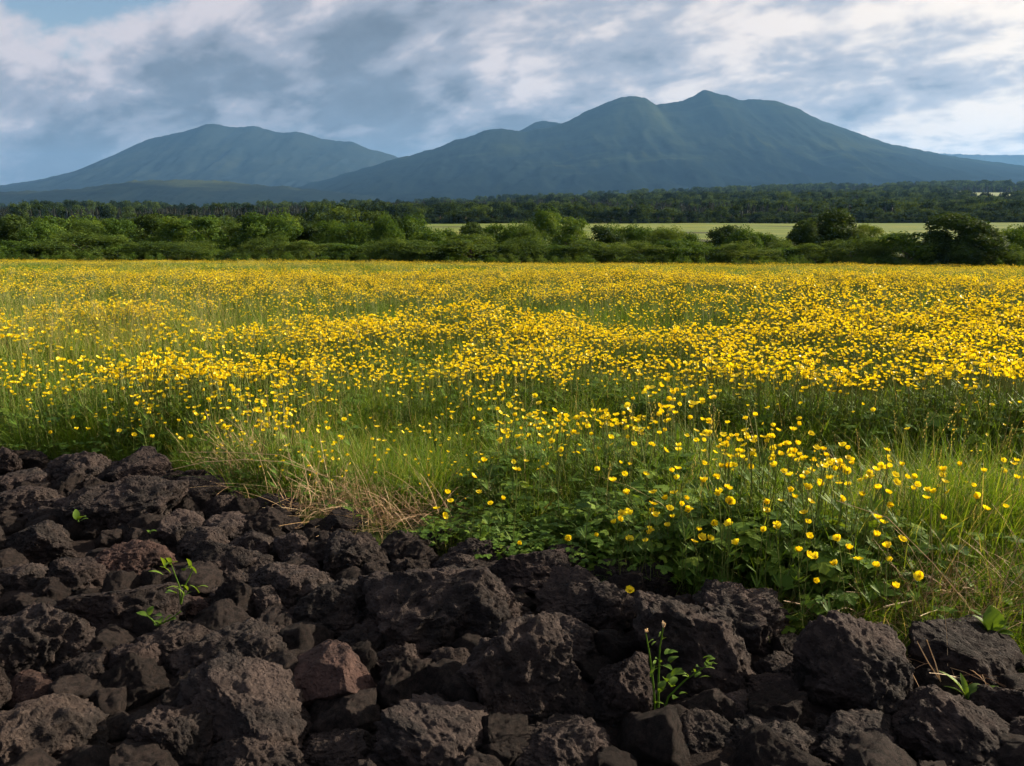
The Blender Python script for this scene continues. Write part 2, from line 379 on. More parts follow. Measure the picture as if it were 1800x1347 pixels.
# ------------------------------------------------------------------ mountains
def mountain(name, prof, D, W, back, mat, smooth_px, seed, gully=0.10, nx=420, ny=120, power=1.7):
    pp = np.array([at(a, b, D) for a, b in prof])
    X = np.linspace(pp[0, 0], pp[-1, 0], nx)
    H = np.interp(X, pp[:, 0], pp[:, 2])
    k = np.ones(3); k /= k.sum(); H = np.convolve(np.pad(H, len(k)//2, mode='edge'), k, 'valid')
    base = -70.0
    sg = smooth_px/FPX*D/(X[1] - X[0]); q = np.arange(-int(3*sg), int(3*sg) + 1); kk = np.exp(-0.5*(q/sg)**2); kk /= kk.sum()
    HS = np.convolve(np.pad(H, len(q)//2, mode='edge'), kk, 'valid')
    t = np.concatenate([np.linspace(0, 1, ny), 1 + np.linspace(0, 1, 26)[1:]])
    tt, XX = np.meshgrid(t, X, indexing='ij')
    Y = np.where(tt <= 1, D - W*(1 - tt), D + back*(tt - 1))
    f = np.where(tt <= 1, tt**power, 1 - (tt - 1)**1.3)
    lo = sstep(0.35, 1.0, np.where(tt <= 1, tt, 2 - tt))
    Hm = HS[None, :]*(1 - lo) + H[None, :]*lo
    z = base + (Hm - base)*f
    pt = np.stack([XX.ravel(), Y.ravel(), np.zeros(XX.size)], 1)
    rid = 1 - np.abs(fbm(pt*np.array([1/300.0, 1/1300.0, 1]), seed, 5))*2.2
    det = fbm(pt/260.0, seed + 9, 4)
    env = np.clip(np.where(tt <= 1, tt*(1 - tt)*4, 0.5), 0, 1)
    z = z + (((rid - 0.72)*gully)*(Hm - base)*env.clip(0, 1)).reshape(0 or z.shape) if False else z + ((rid.reshape(z.shape) - 0.72)*gully*(Hm - base)*env) + det.reshape(z.shape)*14*np.where(tt < 1, env, 0.3)
    jag = fbm(np.stack([X/150.0, np.zeros(nx), np.zeros(nx)], 1), seed + 3, 5, .75)*9.0
    z = z + jag[None, :]*np.exp(-((tt - 1)/0.04)**2)
    o = obj(name, mesh(name, np.stack([XX, Y, z], -1).reshape(-1, 3), grid_faces(nx, len(t)), [mat], None, True)); o['kind'] = 'structure'
    return o
mm1 = mountain_mat('far_mountain', (0.020, 0.026, 0.020), (0.012, 0.017, 0.015), (0.010, 0.014, 0.013), 360, 0.3)  # mountain albedos lowered: cloud shadow on the slopes is put into the colour
mm2 = mountain_mat('near_mountain', (0.024, 0.032, 0.018), (0.012, 0.018, 0.014), (0.006, 0.010, 0.009), 430, 0.45)
mm3 = mountain_mat('foothill', (0.048, 0.058, 0.028), (0.014, 0.020, 0.014), (0.010, 0.015, 0.012), 150, 0.7)
P1 = [(-420,352),(-150,340),(0,326),(60,318),(140,300),(200,272),(260,245),(320,232),(345,225),(365,217),(385,219),(412,224),(450,222),(490,233),(525,232),(560,243),(590,248),(617,249),(650,262),(700,276),(760,292),(850,315),(1000,338),(1100,350)]
P2 = [(330,352),(420,345),(500,335),(570,317),(640,296),(700,277),(735,270),(770,259),(800,247),(850,231),(883,226),(905,229),(925,233),(990,218),(1012,207),(1045,188),(1080,174),(1108,169),(1135,172),(1155,184),(1200,178),(1217,170),(1237,158),(1262,163),(1280,169),(1302,177),(1330,175),(1358,176),(1385,184),(1410,195),(1440,210),(1500,231),(1560,252),(1640,269),(1700,279),(1800,292),(1950,310),(2250,340),(2400,350)]
P3 = [(780,300),(860,250),(915,230),(940,215),(955,212),(985,217),(1040,222),(1120,250),(1200,300)]
P4 = [(1380,300),(1500,282),(1600,272),(1645,270),(1690,271),(1740,273),(1800,272),(1900,276),(2100,300),(2300,330)]
P5 = [(-350,348),(-120,343),(0,338),(120,334),(180,327),(235,318),(300,315),(380,318),(450,324),(540,332),(640,343),(720,352)]
mountain('far_ridge', P4, 15500, 3000, 3000, mm1, 60, 210, 0.05)
mountain('mountain', P1, 11500, 5200, 4000, mm1, 110, 220, 0.032, power=1.75)
mountain('mountain_shoulder', P3, 9600, 1500, 2000, mm2, 40, 230, 0.08, nx=120)
mountain('mountain', P2, 8200, 5000, 3000, mm2, 130, 240, 0.034, nx=620, ny=150, power=1.8)
mountain('foothill', P5, 5600, 1900, 900, mm3, 90, 250, 0.05, power=1.5)

# ------------------------------------------------------------------ lava rocks
_ico = {}
def ico(sub):
    if sub not in _ico:
        b = bmesh.new(); bmesh.ops.create_icosphere(b, subdivisions=sub, radius=1.0)
        me = bpy.data.meshes.new('lava_rock'); b.to_mesh(me); b.free()
        me.polygons.foreach_set('use_smooth', np.ones(len(me.polygons), bool)); me.materials.append(M['lava'])
        v = np.empty(len(me.vertices)*3, np.float32); me.vertices.foreach_get('co', v)
        _ico[sub] = (me, v.reshape(-1, 3).astype(float))
    return _ico[sub]
def chips(p, seed):
    """one random height for each cell: broken, stepped faces"""
    i = np.floor(p); best = np.full(len(p), 9.0); val = np.zeros(len(p))
    for a in (-1, 0, 1):
        for b in (-1, 0, 1):
            for c in (-1, 0, 1):
                q = i + (a, b, c); h = hash3(q[:,0], q[:,1], q[:,2], seed)
                fp = q + np.stack([(h & 1023)/1023.0, ((h >> 10) & 1023)/1023.0, ((h >> 20) & 1023)/1023.0], 1)
                dd = ((fp - p)**2).sum(1); m = dd < best; best = np.where(m, dd, best); val = np.where(m, ((h >> 5) & 255)/255.0 - .5, val)
    return val
def rock_mesh(seed, sub, dims=(1, 1, 1), smoothness=0.0, planes=11):
    """angular block: a ball cut by random planes, then lumps, cracks and gas pits"""
    me0, v0 = ico(sub); r = np.random.default_rng(seed); v = v0.copy()
    v += 0.22*np.stack([fbm(v0*1.1 + 5*k, seed + k, 2) for k in range(3)], 1)
    for _ in range(planes):
        n = r.normal(size=3); n[2] = abs(n[2])*0.8 if r.random() < 0.75 else n[2]; n /= np.linalg.norm(n)
        d = r.uniform(0.46, 0.84); s = v@n
        v -= n[None, :]*(np.maximum(s - d, 0)*r.uniform(0.86, 1.0))[:, None]
    v -= (v.max(0) + v.min(0))/2; v /= (v.max(0) - v.min(0))/2
    nrm = v/np.linalg.norm(v, axis=1, keepdims=True)
    q = v*np.asarray(dims)/max(dims)
    rough = 1 - smoothness
    d = 0.10*fbm(q*1.9, seed + 11, 3) + rough*0.105*(0.45 - np.abs(fbm(q*3.2, seed + 21, 4))*1.6)
    d += rough*0.06*(0.55 - worley(q*5.2, seed + 31))
    d += rough*0.075*chips(q*2.6 + 0.35*np.stack([perlin(q*5 + 3*k, seed + 70 + k) for k in range(3)], 1), seed + 61) + rough*0.035*chips(q*6.0, seed + 62)
    d += rough*0.040*fbm(q*12.0, seed + 41, 3)
    if sub >= 5: d -= rough*0.085*np.clip(0.45 - worley(q*14.0 + 0.1*v, seed + 51), 0, 1)
    v = v + nrm*d[:, None]
    v *= np.asarray(dims)
    me = me0.copy(); me.vertices.foreach_set('co', v.astype(np.float32).ravel()); me.update()
    return me
GEN = 'rough dark brown lava rock packed in the rubble beside the meadow'
# centre px, centre py, width px, height px, lean (deg, + tips right side down), tint, smoothness, label
ROCKS = [
 (70,1135,195,160,8,'n',0,'big flat-topped dark lava rock above the grey gritty block at the rubble corner'),
 (75,1290,235,155,5,'g',0,'broad gritty grey-brown lava block speckled with pale grains'),
 (45,1217,135,62,-14,'r',.6,'low smooth reddish lava rock wedged behind the speckled gritty block'),
 (148,1190,105,85,-5,'d',.6,'small smooth dark rock wedged between the flat-topped rock and gritty block'),
 (316,1135,175,95,6,'n',0,None),(235,1170,95,85,0,'d',0,None),
 (425,1262,215,165,12,'n',0,'largest craggy lava block with a ragged stepped top beside the reddish boulder'),
 (305,1300,165,130,-6,'n',0,'craggy lava rock joined to the largest craggy block'),(470,1332,170,90,8,'n',0,None),
 (410,1150,190,115,-10,'n',0,'peaked pitted lava rock behind the largest craggy block'),
 (582,1190,178,145,8,'R',.75,'smooth reddish-brown boulder with a flat sunlit face'),
 (215,1060,208,110,4,'d',0,'wide dark lava rock with a pair of weeds growing at its edge'),
 (232,985,118,82,6,'r',.2,'reddish crumbly lava rock beside the leafy weed'),
 (338,1066,68,44,0,'r',0,None),(415,985,142,78,4,'n',0,None),(460,1060,68,68,0,'n',0,None),(398,1046,60,44,0,'n',0,None),
 (508,1030,146,58,4,'n',0,None),(550,1080,122,84,-6,'d',0,None),
 (228,880,182,108,-8,'n',0,'large upright lava rock at the meadow edge left of the dry straw'),
 (248,815,118,52,0,'d',.4,'black shadowed rock under the overhanging meadow flowers'),
 (148,815,126,58,0,'n',0,None),(45,870,102,60,4,'n',0,None),(8,795,50,44,0,'d',0,None),(40,832,82,36,0,'n',0,None),
 (107,886,94,48,-5,'n',0,None),(70,945,138,78,-8,'n',0,None),(40,1003,95,56,4,'n',0,None),(130,1015,115,82,-6,'d',0,None),
 (230,932,50,44,0,'n',0,None),(318,923,76,62,8,'n',0,None),(392,886,58,50,0,'n',0,None),
 (352,852,98,46,5,'d',.3,'dark rounded rock half hidden by dry straw stalks'),(487,880,80,42,0,'d',.3,None),
 (355,948,98,36,0,'n',0,None),(445,947,82,48,0,'n',0,None),(510,960,58,58,0,'n',0,None),(533,993,70,54,0,'n',0,None),
 (400,920,84,38,0,'n',0,None),(485,1127,48,62,0,'n',0,None),
 (595,910,84,46,0,'d',.5,'smooth dark rock poking out of the matted dry straw'),
 (618,985,112,90,10,'n',0,'blocky dark lava rock just below the matted dry straw'),
 (765,938,76,40,0,'d',.4,None),(702,997,64,48,0,'n',0,None),(800,990,104,52,4,'n',.2,None),(850,968,114,46,5,'n',0,None),
 (765,1065,288,132,-7,'n',0,'long pitted lava slab lying behind the tall peaked boulder'),
 (940,1002,154,72,3,'d',0,None),(1000,980,98,34,3,'d',.7,'thin smooth dark rock under the broad buttercup leaves'),
 (1030,1060,148,115,10,'n',.2,'ridged lava rock behind the tall peaked boulder'),
 (600,1068,152,110,-10,'n',0,'jagged lava rock behind the reddish-brown boulder'),
 (640,1130,98,80,0,'d',0,None),
 (905,1185,205,222,4,'n',.1,'tall peaked lava boulder with a sharp ridge and sunlit pitted side'),
 (1010,1135,134,95,14,'n',0,None),(785,1185,92,135,0,'d',.3,'dark shaded rock leaning on the tall peaked boulder'),(697,1165,90,84,0,'d',.2,None),
 (780,1303,210,125,14,'n',0,'sloping gritty lava rock below the tall peaked boulder'),
 (995,1315,185,105,10,'n',.1,'low mounded lava rock below and right of the tall peaked boulder'),
 (1092,1222,125,135,0,'d',.2,'dark rounded rock left of the budding weed'),
 (600,1312,135,86,0,'n',0,None),(700,1335,125,55,0,'d',0,None),(1022,1250,64,70,0,'d',0,None),
 (1290,1090,178,135,16,'n',0,'steep lava rock at the meadow edge next to the nettle-leaved plant'),
 (1225,1142,230,178,24,'n',0,'long slanting lava rock behind the budding weed'),
 (1080,1075,94,98,0,'n',0,None),
 (1505,1190,205,180,28,'n',.1,'tall slanting lava rock with a pointed top beside the fallen straw'),
 (1700,1157,225,98,3,'d',.2,'long low dark slab under the broad-leaved plant'),
 (1680,1290,215,140,20,'d',.1,'large sloping dark rock in front of the fallen straw'),
 (1778,1250,120,112,0,'d',.3,'rounded dark rock beside the green sprig in the fallen straw'),
 (1522,1312,170,105,10,'n',0,None),(1365,1312,160,100,8,'n',0,None),(1250,1297,130,86,6,'n',0,None),(1295,1247,112,46,6,'n',.2,None),
 (1365,1222,108,42,0,'d',0,None),(1435,1277,62,48,0,'n',0,None),(1165,1336,58,38,0,'p',.5,'small pale grey rounded stone in front of the budding weed'),
 (1075,1002,74,56,0,'n',0,None),(1375,1172,88,50,0,'n',0,None),(1150,1015,120,46,6,'d',0,None),
 (1860,1320,150,120,0,'n',0,None),(-70,1240,150,140,0,'n',0,None),(-60,930,120,80,0,'n',0,None),(-90,1080,150,110,0,'n',0,None),(-170,1010,120,90,0,'d',0,None),(-150,850,120,70,0,'n',0,None),(1880,1200,140,110,0,'n',0,None),(1990,1290,160,120,0,'d',0,None),(-200,1200,150,130,0,'n',0,None),(-230,920,120,70,0,'n',0,None),(1960,1180,120,90,0,'n',0,None),
]
TINT = {'n': (1.0, 1.0, 1.0), 'd': (0.76, 0.74, 0.75), 'g': (1.22, 1.20, 1.15), 'r': (1.35, 1.08, 1.02), 'R': (1.55, 1.24, 1.17), 'p': (2.2, 2.2, 2.3)}
placed = []
rock_n = 0
import re
LAND = []                                   # named things that others are described by
def short(lab): return re.split(r' (?:above|speckled|wedged|with|left|right|behind|beside|at|under|half|joined|poking|just|lying|below|leaning|next|in|and|standing|growing|springing|of|on|out|between)\b', lab)[0]
def near(x, y, skip=None):
    b = min((q for q in LAND if q[2] != skip), key=lambda q: (q[0] - x)**2 + (q[1] - y)**2); return b[2]
TW = {'n': 'dark brown', 'd': 'blackish', 'g': 'gritty grey-brown', 'r': 'reddish', 'R': 'reddish', 'p': 'pale'}
todo = []
for k, (cx, cy, wp, hp, lean, tint, sm, lab) in enumerate(ROCKS):
    zc = 0.04
    for _ in range(4):
        d = ray(cx, cy); t = (CAMZ - zc)/-d[2]; p = np.array([0, 0, CAMZ]) + t*d
        slant = t*math.cos(math.atan2(cy - CY, FPX))*1.0; sc_ = t/FPX
        a = 0.5*wp*sc_*1.12; th = math.atan2(-d[2], d[1])
        b = a*0.88
        c = (0.5*hp*sc_*1.05 - b*math.sin(th)*0.45)/math.cos(th); c = min(max(c*1.15, 0.5*a), 1.2*a)
        zc = 0.42*c - 0.005
    zt = float(tz(p[0], p[1]))
    sub = 6 if wp > 100 else 5
    me = rock_mesh(1000 + 13*k, sub, (a, b, c), sm, 9 + k % 5)
    o = obj('lava_rock', me); o.location = (p[0], p[1], p[2] + zt*0.5)
    o.rotation_euler = (R(random.uniform(-6, 6)), R(lean), R(random.uniform(-14, 14)))
    jt = random.uniform(0.78, 1.22)
    o.color = tuple(np.array(TINT[tint])*jt) + (1,)
    tag(o, lab or GEN, 'rock', 'lava rocks of the rubble field'); rock_n += 1
    if lab: LAND.append((p[0], p[1], short(lab)))
    else: todo.append((o, p[0], p[1], ('large' if wp > 140 else 'medium-sized' if wp > 90 else 'fairly small') + (' smooth ' if sm > .25 else ' rough ') + TW[tint] + (' flattish' if hp < .5*wp else ' upright' if hp > .9*wp else '')))
    placed.append((p[0], p[1], a*0.9, b*0.9))
for o, x, y, d in todo: o['label'] = '%s lava rock beside the %s' % (d, near(x, y))
# smaller rocks wedged in the gaps
fill = [rock_mesh(5000 + i, 5 if i < 10 else 4, (1, random.uniform(.75, .95), random.uniform(.6, .85)), 0.0 if i % 4 else 0.35, 9) for i in range(18)]
def rock_free(x, y, r, slack):
    for (qx, qy, qa, qb) in placed:
        if ((x - qx)/(qa + r*slack))**2 + ((y - qy)/(qb + r*slack))**2 < 1: return False
    return True
tries = 0; small = []
while rock_n < 299 and tries < 9000:
    tries += 1
    y = random.uniform(1.25, 4.6); x = random.uniform(-0.66*y - 0.2, 0.66*y + 0.2)
    if y > float(yedge(x)) - 0.02: continue
    r = random.uniform(0.045, 0.10) if tries < 2500 else random.uniform(0.022, 0.05)
    if not rock_free(x, y, r, 0.05 if tries < 2500 else -0.1): continue
    o = obj('lava_rock', fill[random.randrange(18)]); o.scale = (r, r, r)
    o.location = (x, y, float(tz(x, y)) + r*0.22 + 0.014); o.rotation_euler = (random.uniform(-.5, .5), random.uniform(-.5, .5), random.uniform(0, 6.28))
    jt = random.uniform(0.7, 1.15); tt = random.choice('nnnndd'); o.color = tuple(np.array(TINT[tt])*jt) + (1,)
    tag(o, '%s %s lava stone wedged in the gaps beside the %s' % ('small' if r > .055 else 'tiny', TW[tt], near(x, y)), 'rock', 'small lava rocks in the gaps')
    placed.append((x, y, r, r)); rock_n += 1

# ------------------------------------------------------------------ scatter (geometry nodes) for what nobody could count
def scatter(name, groups, label, cat):
    """groups: list of (variant meshes, pts Nx3, rot Nx3, scale N); one object of kind stuff"""
    coll = bpy.data.collections.new(name + '_sources'); n = 0
    PT, RO, SCL, IX = [], [], [], []
    for vs_, pts, rot, scl in groups:
        for q, me in enumerate(vs_):
            coll.objects.link(bpy.data.objects.new('%s_v%03d' % (name, n + q), me))
        PT.append(pts); RO.append(rot); SCL.append(scl); IX.append(n + rng.integers(0, len(vs_), len(pts))); n += len(vs_)
    PT = np.concatenate(PT); RO = np.concatenate(RO); SCL = np.concatenate(SCL); IX = np.concatenate(IX)
    me = bpy.data.meshes.new(name); me.vertices.add(len(PT)); me.vertices.foreach_set('co', PT.astype(np.float32).ravel())
    a = me.attributes.new('rot', 'FLOAT_VECTOR', 'POINT'); a.data.foreach_set('vector', RO.astype(np.float32).ravel())
    a = me.attributes.new('scl', 'FLOAT', 'POINT'); a.data.foreach_set('value', SCL.astype(np.float32))
    a = me.attributes.new('idx', 'INT', 'POINT'); a.data.foreach_set('value', IX.astype(np.int32))
    ng = bpy.data.node_groups.new(name, 'GeometryNodeTree')
    ng.interface.new_socket('Geometry', in_out='INPUT', socket_type='NodeSocketGeometry')
    ng.interface.new_socket('Geometry', in_out='OUTPUT', socket_type='NodeSocketGeometry')
    N, L = ng.nodes, ng.links
    gi = N.new('NodeGroupInput'); go = N.new('NodeGroupOutput'); ip = N.new('GeometryNodeInstanceOnPoints'); ci = N.new('GeometryNodeCollectionInfo')
    ci.inputs['Collection'].default_value = coll; ci.inputs['Separate Children'].default_value = True; ci.inputs['Reset Children'].default_value = True
    def na(nm, ty):
        q = N.new('GeometryNodeInputNamedAttribute'); q.data_type = ty; q.inputs[0].default_value = nm; return q.outputs[0]
    e2r = N.new('FunctionNodeEulerToRotation'); L.new(na('rot', 'FLOAT_VECTOR'), e2r.inputs[0])
    L.new(gi.outputs[0], ip.inputs['Points']); L.new(ci.outputs[0], ip.inputs['Instance']); ip.inputs['Pick Instance'].default_value = True
    L.new(na('idx', 'INT'), ip.inputs['Instance Index']); L.new(e2r.outputs[0], ip.inputs['Rotation'])
    L.new(na('scl', 'FLOAT'), ip.inputs['Scale']); L.new(ip.outputs[0], go.inputs[0])
    o = obj(name, me); md = o.modifiers.new('scatter', 'NODES'); md.node_group = ng
    tag(o, label, cat, None, 'stuff'); return o

def zrot(n, tilt=0.12):
    return np.stack([rng.normal(0, tilt, n), rng.normal(0, tilt, n), rng.uniform(0, 6.283, n)], 1)

# ------------------------------------------------------------------ grass pieces
def blade(mb, base, az, L, wid, bend, tone, seg=4, m=0):
    d = np.array([math.cos(az), math.sin(az), 0]); side = np.array([-math.sin(az), math.cos(az), 0])
    tw = random.uniform(-.9, .9); side = side*math.cos(tw) + d*math.sin(tw)
    pts, wd = [], []
    for i in range(seg + 1):
        s = i/seg; ang = bend*s
        pts.append(base + L*(np.array([0, 0, 1])*(s*math.cos(ang*0.6)) + d*(s*math.sin(ang*0.75)))); wd.append(wid*(1 - s**1.6)*0.5 + 0.00015)
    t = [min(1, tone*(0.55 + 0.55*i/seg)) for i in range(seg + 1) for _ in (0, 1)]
    mb.strip(pts, wd, side, m, t)
def tuft(seed, n, rad, L, wid, dry=0.10, seg=4, seeds=0, spread=0.9):
    random.seed(seed); mb = MB()
    for _ in range(n):
        a = random.uniform(0, 6.283); r = rad*math.sqrt(random.random())
        base = np.array([r*math.cos(a), r*math.sin(a), -0.02])
        l = L*random.uniform(0.45, 1.1)
        tone = random.uniform(0.1, 0.65) if random.random() > dry else random.uniform(0.85, 1.0)
        blade(mb, base, a + random.uniform(-1.2, 1.2), l, wid*random.uniform(.6, 1.2), random.uniform(0.1, spread)*1.5, tone, seg)
    for _ in range(seeds):
        a = random.uniform(0, 6.283); l = L*random.uniform(1.05, 1.4); d = np.array([math.cos(a), math.sin(a), 0])
        pts = [np.array([0, 0, l*s]) + d*(0.16*l*s*s) for s in (0, .35, .7, 1)]
        mb.tube(pts, [.0009, .0008, .0006, .0005], 3, 0, 0.85)
        for j in range(9):
            q = pts[3]*(1 - j*0.022) + np.array([random.gauss(0, .004), random.gauss(0, .004), 0])
            mb.add([q, q + (0.003, 0, 0.006), q + (0, 0.003, 0.009)], [(0, 1, 2)], 0, random.uniform(.85, 1))
    return mb.mesh('grass_tuft', [M['grass']])

def palm_leaf(mb, c, az, size, pitch, m=0, tone=0.5, lobes=3, teeth=True):
    """a deeply cut palmate leaf of three toothed lobes"""
    d = np.array([math.cos(az)*math.cos(pitch), math.sin(az)*math.cos(pitch), math.sin(pitch)]); s = np.array([-math.sin(az), math.cos(az), 0.0]); n = np.cross(d, s)
    for l in range(lobes):
        g = (l - (lobes - 1)/2)*0.95
        u = d*math.cos(g) + s*math.sin(g); v = -d*math.sin(g) + s*math.cos(g)
        ln = size*(1.0 if l == (lobes - 1)//2 else 0.82)
        prof = [(0, .03), (.3, .12), (.52, .34), (.6, .24), (.78, .30), (.86, .16), (1.0, 0.0)]
        vs_ = []; 
        for (q, wd) in prof:
            cc = c + u*ln*q - n*0.10*ln*q*q
            vs_ += [cc - v*ln*wd + n*0.16*ln*wd, cc, cc + v*ln*wd + n*0.16*ln*wd]
        f = []
        for i in range(len(prof) - 1):
            f += [(3*i, 3*i+1, 3*i+4, 3*i+3), (3*i+1, 3*i+2, 3*i+5, 3*i+4)]
        mb.add(vs_, f, m, tone)
def leaf_clump(seed, n, rad, hgt, size):
    random.seed(seed); mb = MB()
    for _ in range(n):
        a = random.uniform(0, 6.283); r = rad*random.random(); h = hgt*random.uniform(.35, 1.0)
        c = np.array([r*math.cos(a), r*math.sin(a), h])
        mb.tube([np.array([r*.2*math.cos(a), r*.2*math.sin(a), 0]), np.array([r*.55*math.cos(a), r*.55*math.sin(a), h*.6]), c], [.0014, .0012, .001], 3, 1, .3)
        palm_leaf(mb, c, a + random.uniform(-.8, .8), size*random.uniform(.6, 1.15), random.uniform(-.5, .5), 0, random.uniform(.05, .9))
    return mb.mesh('leaf_clump', [M['leaf'], M['stem']])

# ------------------------------------------------------------------ buttercup pieces
def petal_mesh(seed, cup):
    """one rounded petal, rooted at the origin, reaching out along +X and up"""
    random.seed(seed); mb = MB(); nu, nv = 4, 3; vs_ = []
    for i in range(nu + 1):
        s = i/nu; ang = cup*(0.35 + 0.75*s)
        x = s*math.cos(ang*0.9); z = s*math.sin(ang)*0.95 
        wd = 0.56*(math.sin(math.pi*min(1, s*0.80 + 0.08))**0.7)*(0.35 + 0.75*s) + 0.03
        for j in range(nv):
            q = (j/(nv - 1) - .5)*2
            vs_.append((x - 0.10*q*q*s, q*wd, z + 0.16*q*q*s + random.uniform(-.03, .03)*s))
    f = [(i*nv + j, i*nv + j + 1, (i+1)*nv + j + 1, (i+1)*nv + j) for i in range(nu) for j in range(nv - 1)]
    mb.add(vs_, f, 0, random.uniform(.2, .8)); return mb.mesh('petal', [M['petal']], True)
PET = [petal_mesh(i, c) for i, c in enumerate((0.35, 0.55, 0.8, 1.05))]
def centre_mesh():
    mb = MB(); random.seed(3)
    for j in range(26):
        a = random.uniform(0, 6.28); r = 0.30*math.sqrt(random.random()); h = 0.20 + 0.22*random.random()
        p = np.array([r*math.cos(a), r*math.sin(a), 0.0]); q = p*1.35 + (0, 0, h)
        mb.tube([p, q*0.85, q], [.02, .03, .045], 3, 0, random.random())
    vs_ = [(0.16*math.cos(2*math.pi*k/8), 0.16*math.sin(2*math.pi*k/8), -.06) for k in range(8)] + [(0.13*math.cos(2*math.pi*k/8), .13*math.sin(2*math.pi*k/8), .16) for k in range(8)] + [(0, 0, .24)]
    mb.add(vs_, [(k, (k+1) % 8, 8 + (k+1) % 8, 8 + k) for k in range(8)] + [(8 + k, 8 + (k+1) % 8, 16) for k in range(8)], 0, 0.2)
    return mb.mesh('blossom', [M['center']])
CEN = centre_mesh()
def stem_mesh(seed, leaves=True):
    """flower stalk from the origin to (0,0,1), gently bowed, with a few narrow stem leaves"""
    random.seed(seed); mb = MB(); a = random.uniform(0, 6.28); b = random.uniform(.03, .10)
    pts = [np.array([b*math.sin(math.pi*s)*math.cos(a) + .012*math.sin(7*s + seed), b*math.sin(math.pi*s)*math.sin(a), s]) for s in np.linspace(-.04, 1, 8)]
    pts[-1] = np.array([0, 0, 1.0])
    mb.tube(pts, np.linspace(.0042, .0026, 8), 4, 0, [.3]*8*4)
    if leaves:
        for _ in range(random.randint(2, 4)):
            i = random.randint(2, 5); c = pts[i]; az = random.uniform(0, 6.28)
            for dd in (-.45, 0, .45):
                d = np.array([math.cos(az + dd), math.sin(az + dd), .75]); l = random.uniform(.07, .14)
                mb.strip([c, c + d*l*.5, c + d*l], [.004, .009, .0005], np.array([-math.sin(az + dd), math.cos(az + dd), 0]), 1, random.uniform(.2, .8))
    return mb.mesh('stem', [M['stem'], M['leaf']])
STEM = [stem_mesh(40 + i) for i in range(10)]
def join_flower(seed, low=False):
    """a whole flowering stalk in a single mesh, for the far carpet"""
    random.seed(seed); mb = MB()
    a = random.uniform(0, 6.28); b = random.uniform(.02, .09); L = 0.36
    pts = [np.array([b*math.sin(math.pi*s)*math.cos(a)*L, b*math.sin(math.pi*s)*math.sin(a)*L, s*L]) for s in (0, .4, .75, 1)]
    if low: mb.strip(pts[1:], [.0016]*3, np.array([1., 0, 0]), 0, .5)
    else:
        mb.tube(pts, [.0017, .0015, .0013, .0011], 3, 0, .4)
        for _ in range(3):
            c = pts[1]*random.uniform(.6, 1.6); az = random.uniform(0, 6.28); d = np.array([math.cos(az), math.sin(az), .8]); l = random.uniform(.03, .06)
            mb.strip([c, c + d*l*.5, c + d*l], [.0015, .004, .0003], np.array([-math.sin(az), math.cos(az), 0]), 2, random.uniform(.2, .8))
    bud = random.random() < .12
    blossom_into(mb, pts[-1], random.uniform(.006, .009) if bud else random.uniform(.0095, .0150), random.uniform(0, 6.28), random.uniform(0, .95), 1.4 if bud else random.uniform(.25, 1.15), low)
    return mb
def blossom_into(mb, c, r, az, tilt, cup, low):
    q = Euler((tilt*math.cos(az), tilt*math.sin(az), az)).to_matrix()
    for k in range(5):
        g = 2*math.pi*k/5; ca, sa = math.cos(g), math.sin(g)
        if low: L = [(.05, -.1, 0), (.05, .1, 0), (.62, -.52, .62*math.sin(cup)), (.62, .52, .62*math.sin(cup)), (math.cos(cup)*1.0, 0, math.sin(cup))]; F = [(0, 1, 3, 2), (2, 3, 4)]
        else: L = [(.05, -.1, 0), (.05, .1, 0), (.55, -.50, .6*math.sin(cup)), (.55, 0, .48*math.sin(cup)), (.55, .50, .6*math.sin(cup)), (math.cos(cup)*.98, -.34, math.sin(cup)), (math.cos(cup)*1.02, .34, math.sin(cup))]; F = [(0, 3, 2), (0, 1, 3), (1, 4, 3), (2, 3, 5), (3, 6, 5), (3, 4, 6)]
        vs_ = [np.array(c) + r*np.array(q @ Vector((x*ca - y*sa, x*sa + y*ca, z))) for x, y, z in L]
        mb.add(vs_, F, 1, random.uniform(.2, .9))
    if not low:
        vs_ = [np.array(c) + r*np.array(q @ Vector(v)) for v in ((.25, 0, .1), (-.12, .22, .1), (-.12, -.22, .1), (0, 0, .42))]
        mb.add(vs_, [(0, 1, 3), (1, 2, 3), (2, 0, 3)], 3, .5)
FM = [M['stem'], M['petal'], M['leaf'], M['center']]

